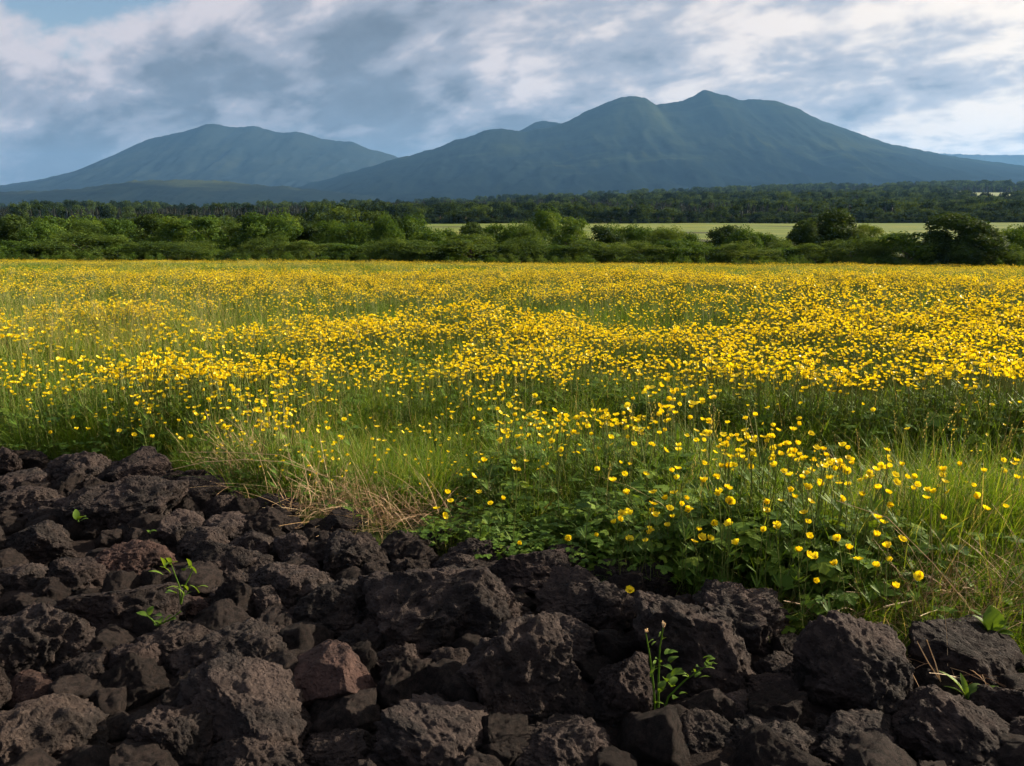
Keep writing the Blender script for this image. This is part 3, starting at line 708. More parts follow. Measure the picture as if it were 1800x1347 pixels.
# ------------------------------------------------------------------ where the meadow is tall, low, thick or thin with flowers
def uv(x, y): return x/np.maximum(y, .1)*FPX*1.0/math.cos(PITCH)*0.98 + CX     # rough picture column of a ground point
BL = []
for (a, b, rx, ry, wt) in [(930,735,.48,.30,1.35),(1100,755,.50,.34,1.25),(1300,830,.45,.28,1.05),(1450,860,.40,.28,.85),(1250,930,.35,.20,.7),(1180,890,.30,.2,.8),(1000,850,.35,.14,.55),(1120,930,.30,.12,.5),(1340,960,.3,.12,.45),
                           (60,700,.85,.45,1.2),(220,690,.7,.40,1.1),(400,735,.5,.32,1.2),(330,640,.7,.4,.9),(150,745,.7,.4,.8),(830,660,.5,.3,.6)]:
    g = G(a, b, .36); BL.append((g[0], g[1], rx, ry, wt))
def density(x, y):
    u = uv(x, y); n = n2(x, y, 1.1, 61); nn = n2(x, y, .35, 62); nf = n2(x, y*1.6, .12, 63)
    band = sstep(3.95, 4.5, y + .35*n)*(0.92 + 1.5*n + .7*nn)
    dip = sstep(560, 300, u)*sstep(5.0, 5.6, y)*sstep(9.5, 8.0, y)
    dip2 = np.exp(-((u - 600)/200)**2 - ((y - 7.2)/.9)**2)*.5
    d = band*(1 - .80*dip)*(1 - dip2)*np.where(u < 420, sstep(3.7, 4.3, y)*.85, 1.0)
    far = 0.50 + 2.0*nf + 1.3*nn + 1.1*n
    k = sstep(8, 13, y); d = d*(1 - k) + far*k
    for (bx_, by_, rx, ry, wt) in BL:
        d = np.maximum(d, wt*np.exp(-((x - bx_)/rx)**2 - ((y - by_)/ry)**2)*(0.85 + .5*n))
    d = np.maximum(d, (.11 + .10*n)*sstep(0, .3, y - yedge(x)))
    return np.clip(d, 0, 1)
def vheight(x, y):
    u = uv(x, y); e = y - yedge(x)
    h = 0.35 + .19*n2(x, y, 1.1, 61) + .10*n2(x, y, .35, 62)
    hollow = np.maximum(sstep(1230, 1330, u), sstep(470, 540, u)*sstep(880, 820, u))*sstep(2.75, 3.0, y)*sstep(4.25, 3.85, y)
    h = h - .13*hollow
    for (bx_, by_, rx, ry, wt) in BL[:4]: h = h + .055*np.exp(-((x - bx_)/(rx*.9))**2 - ((y - by_)/(ry*.9))**2)
    h = h*(0.42 + .58*sstep(0, .42, e))
    h = h + .05*sstep(12, 30, y)
    return np.maximum(h, .09)

def area_pts(n, y0, y1, margin=.4, slope=.66):
    """n points even over the wedge of ground in view between depths y0 and y1"""
    y = np.sqrt(rng.uniform(y0*y0, y1*y1, n)); x = rng.uniform(-1, 1, n)*(slope*y + margin)
    return x, y
# -- green grass
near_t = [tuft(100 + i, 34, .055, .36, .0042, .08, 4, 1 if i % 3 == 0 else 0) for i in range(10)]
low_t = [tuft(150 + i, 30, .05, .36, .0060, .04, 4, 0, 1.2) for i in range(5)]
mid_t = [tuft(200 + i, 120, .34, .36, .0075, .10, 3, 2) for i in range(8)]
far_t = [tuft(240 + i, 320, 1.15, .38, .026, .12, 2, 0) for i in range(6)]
x, y = area_pts(16500, 1.9, 8.8, 1.1); k = (y > yedge(x) + .02*rng.normal(size=len(x))); x, y = x[k], y[k]
h = vheight(x, y); s = h/.36*rng.uniform(.60, .98, len(x)); half = rng.random(len(x)) < .45
P0 = np.stack([x, y, tz(x, y)], 1)
x2, y2 = area_pts(3500, 8.2, 31, 2); P2_ = np.stack([x2, y2, tz(x2, y2)], 1); s2 = vheight(x2, y2)/.36*rng.uniform(.66, .95, len(x2))
x3, y3 = area_pts(2700, 29, 112, 3, .68); P3_ = np.stack([x3, y3, tz(x3, y3)], 1); s3 = vheight(x3, y3)/.38*rng.uniform(.66, .92, len(x3))
tall_t = [tuft(180 + i, 20, .05, .46, .0044, .14, 5, 1 if i == 0 else 0, .9) for i in range(6)]
gt = [G(a, b, .05) for a, b in [(1600,985),(1660,980),(1740,985),(1780,960),(1690,950),(1620,930),(1480,1000),(560,830),(640,850),(430,820),(730,880),(520,850)]]
xt = np.concatenate([g[0] + rng.normal(0, .14, 40) for g in gt]); yt = np.concatenate([g[1] + rng.normal(.06, .10, 40) for g in gt]); k = yt > yedge(xt) + .01; xt, yt = xt[k], yt[k]
st = np.where(xt > 0, 1.0, .72)*rng.uniform(.6, 1.05, len(xt))
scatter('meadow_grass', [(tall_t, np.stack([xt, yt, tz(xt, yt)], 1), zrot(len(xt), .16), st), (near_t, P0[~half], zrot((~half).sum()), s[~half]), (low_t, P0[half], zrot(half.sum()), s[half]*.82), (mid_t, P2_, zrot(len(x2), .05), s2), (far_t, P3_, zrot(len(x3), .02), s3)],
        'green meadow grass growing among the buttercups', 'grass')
# -- tall pale grass in the hollow on the left
g0 = G(140, 600, .3); pale = [tuft(300 + i, 16, .06, .55, .0035, .42, 5, 2, .7) for i in range(6)]
n = 380; x = g0[0] + rng.normal(0, .95, n); y = g0[1] + rng.normal(.3, .75, n)
rot = zrot(n, .10); rot[:, 1] -= .22
scatter('pale_grass', [(pale, np.stack([x, y, tz(x, y)], 1), rot, rng.uniform(.85, 1.25, n))], 'tall pale seeding grass leaning over beside the buttercup clumps', 'grass')
# -- lobed leaves under the flowers
lc = [leaf_clump(330 + i, 13, .11, .20, .050) for i in range(8)]
x, y = area_pts(4000, 1.9, 7.5, 1.1); dl = density(x, y); e = y - yedge(x)
k = (e > .02) & (rng.random(len(x)) < .20 + .8*dl); x, y = x[k], y[k]
gE = [G(930, 900, .15), G(1040, 930, .12), G(860, 930, .1), G(1180, 960, .1), G(1370, 1000, .1)]
xe = np.concatenate([g[0] + rng.normal(0, .20, 42) for g in gE]); ye = np.concatenate([g[1] + rng.normal(.02, .12, 42) for g in gE])
k = ye > yedge(xe) - .02; x = np.concatenate([x, xe[k]]); y = np.concatenate([y, ye[k]])
sl_ = vheight(x, y)/.36*rng.uniform(.7, 1.25, len(x))
scatter('buttercup_leaves', [(lc, np.stack([x, y, tz(x, y)], 1), zrot(len(x), .15), np.clip(sl_, .5, 1.3))], 'dark lobed leaves under the buttercup flowers', 'leaves')

# -- buttercups: every traced one and the nearest of the rest are things, the others a carpet
TR = [(843,722),(898,717),(907,732),(897,745),(922,737),(948,710),(940,697),(982,735),(1013,736),(1033,752),(1058,748),(1097,742),(1113,738),(1103,753),(967,753),(948,757),(980,762),(1008,762),(950,768),(882,760),(880,775),(970,777),(987,792),(1073,771),(1113,783),(1162,718),(1143,698),(1113,703),(1152,745),(1170,742),(1170,793),(1193,793),(1223,777),(1208,768),(1050,827),(908,827),(850,812),(832,838),(842,867),(883,878),(862,888),(785,868),(792,883),(780,907),(767,895),(1098,837),(1077,847),(1135,835),(1180,830),(1148,867),(1148,887),(1153,907),(1190,842),(1237,847),(1212,897),(1197,888),(1108,905),(1080,920),(1143,933),(1135,952),(1220,953),(1247,947),(1233,947),(1283,922),(1283,883),(1263,870),(1278,858),(1258,840),(1278,822),(913,957),
 (1392,803),(1353,810),(1452,820),(1498,817),(1562,810),(1572,837),(1575,850),(1480,877),(1562,887),(1657,913),(1685,818),(1388,837),(1393,862),(1395,875),(1350,883),(1318,823),(1260,840),(1238,847),(1280,860),(1283,883),(1263,868),(1213,897),(1280,820),(1427,828),(1417,833),(1442,855),(1425,883),(1542,860),(1628,877),(1543,912),(1553,920),(1585,950),(1490,965),(1420,978),(1403,970),(1342,933),(1295,957),(1282,923),(1255,922),(1365,925),(1413,903),(1473,947),(1540,943),(1560,963),(1595,755),(1490,790),(1403,747),(1360,750),(1405,737),(1535,723),(1350,718),
 (1540,997),(1617,1013),(1573,1033),
 (268,770),(318,772),(335,770),(360,738),(345,730),(395,752),(335,745),(505,722),(485,757),(235,765),(210,758),(155,755),(130,735),(90,760),(135,755),(575,755),(600,770),(605,740),(20,690),(60,680),(50,705),(110,668),(160,665),(185,690),(245,700),(240,712),(262,728)]
for a, b, nm in [(590, 900, 'matted dry straw'), (1462, 1110, 'saw-edged plant'), (1745, 1116, 'broad bright green leaf plant'), (1000, 930, 'dark broad-leaved patch')]:
    q = G(a, b, .03); LAND.append((q[0], q[1], nm))
def buttercup(base, tip, size, label, seed, lk=[0]):
    """stalk > and a blossom of five petals"""
    random.seed(seed)
    v = Vector(tip) - Vector(base); L = v.length
    e = empty('buttercup', base); e.rotation_mode = 'QUATERNION'
    e.rotation_quaternion = v.to_track_quat('Z', 'Y') @ Quaternion((0, 0, 1), random.uniform(0, 6.28)); e.scale = (L, L, L)
    obj('stem', STEM[random.randrange(len(STEM))], e)
    b = obj('blossom', CEN, e, (0, 0, 1)); b.scale = (size/L,)*3; b.rotation_euler = (random.gauss(0, .38), random.gauss(0, .38), 0)
    op = random.choice((0, 1, 1, 2, 2, 3))
    for k in range(5):
        p = obj('petal', PET[min(3, max(0, op + (random.random() < .2) - (random.random() < .2)))], b)
        p.rotation_euler = (random.gauss(0, .08), 0, 2*math.pi*k/5 + random.gauss(0, .08)); s_ = random.uniform(.92, 1.1); p.scale = (s_,)*3
    if label == LB: label = 'yellow buttercup with %s petals at the meadow front near the %s' % (('wide-open', 'open', 'cupped', 'half-closed')[op], near(base[0], base[1]))
    tag(e, label, 'flower', 'buttercups flowering at the front of the meadow'); return e
LB = 'yellow buttercup on a thin stalk at the front of the meadow beside the rocks'
def flower_tip(px, py):
    for h in np.arange(.38 if py < 900 else .32, .09, -.03):
        tip = G(px, py, float(h))
        if tip[1] > float(yedge(tip[0])) - .05: break
    by_ = max(tip[1] + random.uniform(-.02, .06), float(yedge(tip[0])) + .04)
    bs = np.array([tip[0] + random.uniform(-.05, .05), by_, 0]); bs[2] = float(tz(bs[0], bs[1])); return bs, tip
nf = 0
for i, (a, b) in enumerate(TR):
    bs, tip = flower_tip(a, b); buttercup(bs, tip, random.uniform(.0118, .0155), LB, 9000 + i); nf += 1
bs = G(1018, 998, .12)
buttercup(bs, at(1002, 948, bs[1] - .02), .016, 'single buttercup leaning out over the thin smooth dark rock', 8801)
bs = G(1112, 1090, .03); buttercup(bs, at(1107, 1040, bs[1] - .01), .015, 'single upright buttercup growing among the rocks below the leaves', 8802)
nf += 2
x, y = area_pts(9000, 2.0, 9.2, 1.1); dn = density(x, y); k = (rng.random(len(x)) < dn**1.15); x, y = x[k], y[k]
m_ = 1 + rng.poisson(3.0, len(x)); ch = np.repeat(rng.uniform(.88, 1.16, len(x)), m_); x = np.repeat(x, m_) + rng.normal(0, .045, m_.sum()); y = np.repeat(y, m_) + rng.normal(0, .045, m_.sum())
k = y > yedge(x) + .10; x, y, ch = x[k], y[k], ch[k]
order = np.argsort(y); x, y, ch = x[order], y[order], ch[order]
hh = vheight(x, y)*ch*rng.uniform(.90, 1.10, len(x))
thing_n = 300 - nf; carpet = []
ins = 0
for i in range(len(x)):
    u_, v_ = proj(np.array([x[i], y[i], float(hh[i]) - .05]))
    if ins < thing_n and -10 < u_ < 1810:
        b3 = np.array([x[i], y[i], float(tz(x[i], y[i]))]); lean = rng.normal(0, .05, 2)
        buttercup(b3, b3 + np.array([lean[0], lean[1], hh[i]]), random.uniform(.0105, .0150), LB, 20000 + i); ins += 1
    else: carpet.append(i)
x, y, hh = x[carpet], y[carpet], hh[carpet]
fl1 = [join_flower(400 + i).mesh('flower_stalk', FM) for i in range(14)]
def patch(seed, n, rad, low):
    random.seed(seed); big = MB()
    for i in range(n):
        f = join_flower(random.randrange(10**6), low); random.seed(seed*977 + i)
        if i % 4 == 0: a = random.uniform(0, 6.28); r = rad*math.sqrt(random.random()); hq = random.uniform(.85, 1.15)
        else: a += random.gauss(0, .05/max(r, .1)); r += random.gauss(0, .05)
        s_ = hq*random.uniform(.92, 1.1); c, s__ = math.cos(a), math.sin(a)
        big.add([(r*c + q[0]*s_, r*s__ + q[1]*s_, q[2]*s_) for q in f.v], f.f, 0, f.t); big.m[-len(f.f):] = f.m
    return big.mesh('flower_patch', FM)
fl2 = [patch(500 + i, 14, .26, False) for i in range(8)]
fl3 = [patch(540 + i, 62, .9, True) for i in range(8)]
xb, yb = area_pts(6400, 8.6, 31, 2); k = rng.random(len(xb)) < density(xb, yb)**1.2; xb, yb = xb[k], yb[k]
xc, yc = area_pts(4200, 29.5, 111, 3, .68); k = rng.random(len(xc)) < density(xc, yc)**.9 + .1; xc, yc = xc[k], yc[k]
scatter('buttercup_carpet', [(fl1, np.stack([x, y, tz(x, y)], 1), zrot(len(x), .10), hh/.36),
                             (fl2, np.stack([xb, yb, tz(xb, yb)], 1), zrot(len(xb), .04), vheight(xb, yb)/.36*rng.uniform(1.0, 1.15, len(xb))),
                             (fl3, np.stack([xc, yc, tz(xc, yc)], 1), zrot(len(xc), .015), vheight(xc, yc)/.36*rng.uniform(.95, 1.1, len(xc)))],
        'carpet of yellow buttercups spreading across the meadow to the hedge', 'flowers')

# ------------------------------------------------------------------ dry straw at the edge of the rocks
def straw(mb, p, az, L, rise, droop, wid, tone):
    d = np.array([math.cos(az), math.sin(az), 0]); pts = []; kink = random.uniform(-.5, .5); sd = np.array([-math.sin(az), math.cos(az), 0])
    for s in np.linspace(0, 1, 6):
        pts.append(p + L*(d*s*math.cos(rise) + np.array([0, 0, 1])*(s*math.sin(rise) - droop*s*s) + sd*kink*.25*s*s))
        pts[-1][2] = max(pts[-1][2], p[2] - .03 + .015*s)
    mb.tube(pts, np.linspace(wid, wid*.45, 6), 3, 0, tone)
def straw_patch(name, spots, label, n, seed):
    random.seed(seed); mb = MB(); gs = [G(q[0], q[1], .04) for q in spots]
    for _ in range(n):
        j = random.randrange(len(spots)); a, b, sx, sy, up, lo, hi = spots[j]; g = gs[j]
        p = g + np.array([max(-1.7, min(1.7, random.gauss(0, 1)))*sx, max(-1.7, min(1.7, random.gauss(0, 1)))*sy, 0]); p[2] = float(tz(p[0], p[1])) + random.uniform(.0, .09)
        up_ = random.random() < up
        straw(mb, p, random.uniform(0, 6.28), random.uniform(lo, hi), random.uniform(.7, 1.45) if up_ else random.uniform(-.1, .5), random.uniform(.05, .5), random.uniform(.0006, .0013), random.uniform(.0, .85))
    o = obj(name, mb.mesh(name, [M['straw']])); tag(o, label, 'dry grass', None, 'stuff')
straw_patch('dry_straw', [(450,845,.12,.09,.65,.16,.36),(560,880,.16,.09,.5,.14,.34),(640,890,.17,.08,.45,.12,.30),(700,915,.13,.06,.35,.1,.24),(480,820,.14,.08,.75,.2,.42),(600,905,.12,.06,.3,.12,.26)],
            'matted dry straw lying between the rocks and the flowers', 950, 61)
straw_patch('dry_straw', [(1560,1080,.12,.05,.4,.12,.28),(1660,1085,.14,.05,.5,.16,.36),(1760,1090,.14,.05,.5,.16,.36),(1500,1080,.1,.04,.4,.1,.2),(1720,1070,.15,.06,.7,.18,.38)],
            'dry straw at the foot of the grass behind the long low slab', 460, 62)
straw_patch('dry_straw', [(1640,1195,.06,.03,.05,.1,.24),(1690,1215,.05,.03,.1,.08,.2),(1600,1170,.05,.03,.05,.1,.2)], 'thin fallen straw lying across the rocks below the slab', 70, 63)
def stalk(pxs, depth, label, rad=.0016):
    pts = [at(a, b, dd) for (a, b), dd in zip(pxs, np.linspace(depth[0], depth[1], len(pxs)))]
    base = pts[0]; mb = MB(); mb.tube([q - base for q in pts], np.linspace(rad, rad*.6, len(pts)), 4, 0, .75)
    o = obj('dry_stalk', mb.mesh('dry_stalk', [M['straw']])); o.location = base; tag(o, label, 'stalk', 'long dry stalks')
gq = G(1735, 1110, .03); stalk([(1735,1110),(1690,1050),(1640,990),(1560,910),(1470,880)], (gq[1], gq[1] - .05), 'long pale dry stalk leaning diagonally across the grass by the slab')
gq = G(430, 840, .16); stalk([(575,838),(500,812),(430,808),(360,812),(300,826)], (gq[1], gq[1] - .12), 'long dry stalk arching out over the rocks beside the matted straw')
gq = G(430, 830, .16); stalk([(560,835),(495,800),(400,795),(315,795)], (gq[1], gq[1] - .06), 'thin dry stalk lying flat above the dark rounded rock')
gq = G(700, 850, .03); stalk([(775,880),(735,850),(700,800),(672,765)], (gq[1], gq[1] + .05), 'dry stalk rising from the matted straw into the flowers')
gq = G(470, 835, .03); stalk([(478,850),(468,800),(462,760),(455,720)], (gq[1], gq[1] + .03), 'upright dry stalk at the end of the matted straw')
gq = G(1650, 1215, .05); stalk([(1655,1200),(1632,1165),(1612,1128)], (gq[1], gq[1] + .02), 'short bent straw standing up from the fallen straw')
gq = G(1650, 1215, .05); stalk([(1655,1205),(1644,1165),(1629,1125)], (gq[1], gq[1]), 'short straight straw standing up from the fallen straw')

# ------------------------------------------------------------------ weeds among the rocks
def leaf_mesh(seed, wr=.36, teeth=0):
    """a single blade with a folded midrib, one unit long along +X"""
    random.seed(seed); mb = MB(); n = 9; vs_ = []
    for i in range(n):
        s = i/(n - 1); wd = wr*math.sin(math.pi*min(1, s*.93 + .05))**.85*(1 - .15*s)
        if teeth and 0 < i < n - 1: wd *= (1.12 if i % 2 else .82)
        z = .10*math.sin(2.6*s) - .12*s*s
        vs_ += [(s, -wd, z + wd*.32), (s, 0, z), (s, wd, z + wd*.32)]
    f = []
    for i in range(n - 1): f += [(3*i, 3*i+1, 3*i+4, 3*i+3), (3*i+1, 3*i+2, 3*i+5, 3*i+4)]
    mb.add(vs_, f, 0, random.uniform(.35, .8)); return mb.mesh('leaf', [M['weed']], True)
LF = {'oval': leaf_mesh(1, .34), 'narrow': leaf_mesh(2, .13), 'serrate': leaf_mesh(3, .30, 1), 'round': leaf_mesh(4, .42)}
def weed(name, base, label, stems, leaves, tips=()):
    """stems: lists of points relative to base (m); leaves: (point, azimuth, pitch, length, kind)"""
    e = empty(name, base)
    for pts in stems:
        mb = MB(); mb.tube([np.array(q, float) for q in pts], np.linspace(.0028, .0014, len(pts)), 5, 0, .5); obj('stem', mb.mesh('stem', [M['weed']], True), e)
    for (p, az, pi_, ln, kd) in leaves:
        l = obj('leaf', LF[kd], e, p); l.scale = (ln*.82,)*3; l.rotation_euler = Euler((random.uniform(-.3, .3), -pi_, az))
    for (p, c) in tips:
        mb = MB(); random.seed(int(p[2]*1e5) % 1000)
        for _ in range(7): q = np.array([random.gauss(0, .003), random.gauss(0, .003), random.uniform(.004, .014)]); mb.tube([np.zeros(3), q*.6, q], [.0016, .002, .0008], 4, 0, .7)
        obj('bud', mb.mesh('bud', [M[c]], True), e, p)
    return tag(e, label, 'weed', 'weeds growing among the lava rocks')
def rel(px, py, base, depth): return tuple(at(px, py, depth) - base)
# budding weed in front of the slanting rock
B = at(1155, 1280, 1.76); D0 = B[1]
s1 = [(0,0,0), rel(1148,1200,B,D0), rel(1142,1150,B,D0), rel(1135,1112,B,D0-.01)]
s2 = [(0.003,0,0), rel(1158,1190,B,D0), rel(1160,1140,B,D0), rel(1166,1103,B,D0)]
s3 = [(0.004,0,0), rel(1175,1225,B,D0-.02), rel(1205,1195,B,D0-.03), rel(1240,1172,B,D0-.04)]
lv = []
random.seed(77)
for (a, b, ln, kd) in [(1168,1150,.035,'oval'),(1178,1165,.03,'oval'),(1185,1185,.035,'oval'),(1172,1195,.04,'oval'),(1160,1215,.045,'oval'),(1148,1170,.03,'narrow'),(1143,1190,.035,'narrow'),(1190,1225,.03,'oval'),(1150,1235,.03,'narrow'),(1165,1170,.035,'oval'),(1180,1205,.04,'oval'),(1150,1262,.035,'round'),(1138,1268,.03,'oval'),
                       (1210,1190,.03,'narrow'),(1222,1182,.035,'narrow'),(1232,1176,.035,'oval'),(1238,1170,.03,'narrow'),(1245,1168,.035,'oval'),(1228,1186,.03,'narrow'),(1250,1165,.03,'narrow'),(1242,1160,.03,'oval'),(1140,1130,.02,'narrow'),(1164,1125,.02,'narrow')]:
    for q in range(2): lv.append((rel(a + random.uniform(-6, 6)*q, b + random.uniform(-6, 6)*q, B, D0 - random.uniform(-.005, .03)), random.uniform(-2.6, 1.2), random.uniform(-.1, .9), ln*random.uniform(.75, 1.1), kd))
weed('budding_weed', B, 'leafy green weed with budding tips and a side branch in front of the slanting rock', [s1, s2, s3], lv, [(s1[-1], 'straw'), (s2[-1], 'straw')])
# two weeds on the left
B = at(318, 1062, 2.17); lv = []
for (a, b, ln, kd) in [(300,985,.07,'narrow'),(312,980,.07,'narrow'),(290,990,.06,'narrow'),(325,995,.05,'oval'),(335,992,.06,'narrow'),(345,1000,.05,'narrow'),(318,1025,.05,'narrow'),(330,1030,.06,'narrow'),(345,1025,.05,'narrow'),(325,1040,.05,'narrow'),(310,1035,.045,'oval'),(350,1035,.05,'narrow'),(318,1048,.05,'narrow'),(300,1000,.05,'narrow'),(287,1003,.05,'narrow')]:
    lv.append((rel(a, b + 8, B, B[1] + random.uniform(-.03, .03)), random.uniform(-3.1, .2), random.uniform(.2, 1.1), ln, kd))
weed('leafy_weed', B, 'narrow-leaved weed springing from a gap beside the reddish crumbly rock', [[(0,0,0), rel(315,1030,B,B[1]), rel(300,990,B,B[1])], [(0,0,0), rel(325,1030,B,B[1]), rel(340,1000,B,B[1])]], lv)
B = at(275, 1100, 2.02)
weed('seedling', B, 'low seedling with bright oval leaves at the edge of the wide dark rock', [[(0,0,0), rel(268,1090,B,B[1]), rel(258,1082,B,B[1])], [(0,0,0), rel(298,1090,B,B[1]), rel(318,1075,B,B[1])]],
     [(rel(258,1084,B,B[1]), 3.0, .35, .036, 'oval'), (rel(262,1082,B,B[1]), 1.2, .9, .03, 'round'), (rel(270,1084,B,B[1]), -.4, .3, .036, 'oval'), (rel(276,1090,B,B[1]), -.9, .2, .04, 'round'), (rel(288,1094,B,B[1]), .3, .7, .035, 'oval'), (rel(296,1092,B,B[1]), -.2, .4, .03, 'oval'), (rel(284,1098,B,B[1]), -2.0, .4, .03, 'oval')])
B = at(138, 918, 2.74)
weed('seedling', B, 'tiny seedling of a few leaves on the rocks left of the upright rock', [[(0,0,0), rel(136,910,B,B[1])]], [(rel(134,914,B,B[1]), 1.9, 1.1, .045, 'oval'), (rel(138,914,B,B[1]), -.3, .5, .045, 'round'), (rel(142,916,B,B[1]), .3, .3, .03, 'oval')])
B = at(264, 938, 2.66)
weed('seedling', B, 'single small leaf sprouting below the upright rock', [[(0,0,0), rel(264,936,B,B[1])]], [(rel(260,937,B,B[1]), .1, .25, .036, 'oval'), (rel(263,937,B,B[1]), 2.6, .5, .02, 'oval')])
# broad-leaved plant and sprig on the right
B = at(1745, 1116, 2.06)
weed('broad_leaved_plant', B, 'broad bright green leaf plant standing behind the long low slab', [[(0,0,0), rel(1744,1104,B,B[1]), rel(1745,1095,B,B[1])]],
     [(rel(1744,1112,B,B[1]), 1.45, 1.25, .085, 'round'), (rel(1748,1112,B,B[1]), -.1, .5, .05, 'oval'), (rel(1740,1112,B,B[1]), 3.0, .45, .05, 'oval'), (rel(1735,1108,B,B[1]), 2.6, .8, .06, 'oval'), (rel(1752,1113,B,B[1]), -.9, .3, .05, 'oval')])
B = at(1700, 1228, 1.80)
weed('green_sprig', B, 'green strappy sprig growing out of the fallen straw', [[(0,0,0), rel(1698,1220,B,B[1])]],
     [((0,0,0), 2.6, .75, .10, 'narrow'), ((0,0,0), 2.9, .5, .07, 'narrow'), ((0,0,0), -.1, .55, .09, 'narrow'), ((0,0,0), .3, .35, .075, 'oval'), ((0,0,0), -.6, .25, .05, 'narrow'), ((0,0,0), 1.6, .9, .07, 'narrow'), ((0,0,0), -1.2, .3, .045, 'oval')])
# nettle-like plant at the meadow edge
B = at(1462, 1110, 2.32); lv = []
random.seed(5)
for (a, b, ln) in [(1440,1040,.07),(1475,1045,.075),(1500,1060,.08),(1490,1080,.075),(1455,1065,.08),(1430,1070,.07),(1470,1085,.07),(1510,1045,.06),(1462,1020,.06),(1480,1025,.055),(1448,1025,.055),(1410,1085,.06),(1520,1075,.065),(1440,1095,.06)]:
    lv.append((rel(a, b, B, B[1] + random.uniform(-.03, .05)), random.uniform(-2.6, .3), random.uniform(-.1, .8), ln, 'serrate'))
weed('serrated_plant', B, 'plant with broad saw-edged leaves at the meadow edge between two steep rocks', [[(0,0,0), rel(1462,1060,B,B[1]), rel(1465,1000,B,B[1])], [(0,0,0), rel(1480,1070,B,B[1]), rel(1500,1045,B,B[1])]], lv)
B = at(1330, 1040, 2.42)
weed('silver_leaf_plant', B, 'plant with pale glossy lobed leaves in front of the buttercup stalks', [[(0,0,0), rel(1335,1000,B,B[1])]],
     [(rel(a, b, B, B[1] - .01), az, pt, ln, 'serrate') for a, b, az, pt, ln in [(1345,1030,2.3,.9,.09),(1335,985,.2,.4,.08),(1360,980,.6,.6,.07),(1320,1000,2.8,.3,.07),(1375,1000,-.2,.3,.08),(1400,990,.3,.5,.07),(1350,1010,-1.2,.1,.07)]])

# ------------------------------------------------------------------ trees
def crown(seed, n, leaf, lobes, mat, base=.0, squash=.62, spray=.0, ball=False):
    """leaf clumps through the volume of several overlapping lobes; one unit wide and one unit tall"""
    r = np.random.default_rng(seed); cs, rs = [], []
    for i in range(lobes):
        a = r.uniform(0, 6.283); h = r.uniform(0, 1)**.8
        rad = .32*math.sqrt(1 - .80*h*h)*r.uniform(.3, 1.0)
        cs.append((rad*math.cos(a), rad*math.sin(a), base + (1 - base)*(.17 + .62*h))); rs.append(r.uniform(.12, .22)*(1.05 - .35*h))
    cs.append((0, 0, base + (1 - base)*.45)); rs.append(.30)
    for k in range(5): cs.append((.24*math.cos(k*1.257), .24*math.sin(k*1.257), base + .14)); rs.append(.17)
    if ball:
        cs, rs = [(0, 0, .46)], [.30]
        for i in range(lobes*2):
            z = r.uniform(-.75, 1.0); a = r.uniform(0, 6.283); q = math.sqrt(1 - z*z); f = r.uniform(.8, 1.15)
            cs.append((.29*q*f*math.cos(a), .29*q*f*math.sin(a), .48 + .33*z*f)); rs.append(r.uniform(.11, .19))
    cs = np.array(cs); rs = np.array(rs); pick = r.choice(len(cs), n, p=rs**2/np.sum(rs**2))
    d = r.normal(size=(n, 3)); d /= np.linalg.norm(d, axis=1, keepdims=True); d[:, 2] = np.where(d[:, 2] < -.3, -d[:, 2]*.6, d[:, 2])
    rr = (1 - r.random(n)**2.2*.55) + r.normal(0, .07, n) + spray*np.abs(r.normal(0, 1, n))
    c = cs[pick] + d*(rs[pick]*rr)[:, None]*np.array([1, 1, .95])
    keep = fbm(c*6.0, seed, 2) > (-.7 if ball else -.42); c = c[keep]; d = d[keep]; n = len(c); c[:, 2] = np.abs(c[:, 2])
    c[:, :2] /= np.quantile(np.abs(c[:, :2]), .985)*2; z0 = np.quantile(c[:, 2], .01) - .02; c[:, 2] = (c[:, 2] - z0)/(np.quantile(c[:, 2], .995) - z0)
    nor = d*1.1 + r.normal(size=(n, 3))*.55; nor /= np.linalg.norm(nor, axis=1, keepdims=True)
    u = np.cross(nor, r.normal(size=(n, 3))); u /= np.linalg.norm(u, axis=1, keepdims=True); v = np.cross(nor, u)
    s = leaf*r.uniform(.55, 1.25, n)[:, None]
    V = np.stack([c - u*s*.5, c - v*s*squash*.5 + nor*s*.12, c + u*s*.5, c + v*s*squash*.5 + nor*s*.12], 1).reshape(-1, 3)
    me = mesh('crown', V, np.arange(4*n).reshape(n, 4), [mat])
    tone = np.clip(.45 + .6*fbm(c*4.0, seed + 5, 2) + r.normal(0, .12, n), 0, 1); fattr(me, 'tone', np.repeat(tone, 4)); return me
def trunk(seed, h=.55, rad=.03, fork=4):
    random.seed(seed); mb = MB(); top = np.array([random.uniform(-.03, .03), random.uniform(-.03, .03), h])
    pts = [np.array([0, 0, -.03]), top*.35, top*.7, top]; mb.tube(pts, [rad*1.3, rad, rad*.8, rad*.5], 7)
    for k in range(fork):
        a = 2*math.pi*k/fork + random.uniform(-.5, .5); s = pts[1 + k % 2]; e = s + np.array([.24*math.cos(a), .24*math.sin(a), random.uniform(.18, .34)])
        mb.tube([s, (s + e)/2 + (0, 0, .02), e], [rad*.6, rad*.4, rad*.15], 5)
    return mb.mesh('trunk', [M['bark']], True)
CR = {'a': [crown(600 + i, 10500, .050, 11, M['crown_a'], .02, ball=i > 1) for i in range(5)],
      'b': [crown(620 + i, 10500, .050, 13, M['crown_b'], .0, .42, .04, ball=i > 1) for i in range(5)],
      'c': [crown(640 + i, 20000, .050, 11, M['crown_c'], .0, ball=True) for i in range(3)]}
TK = [trunk(660 + i) for i in range(4)]
TREES = []
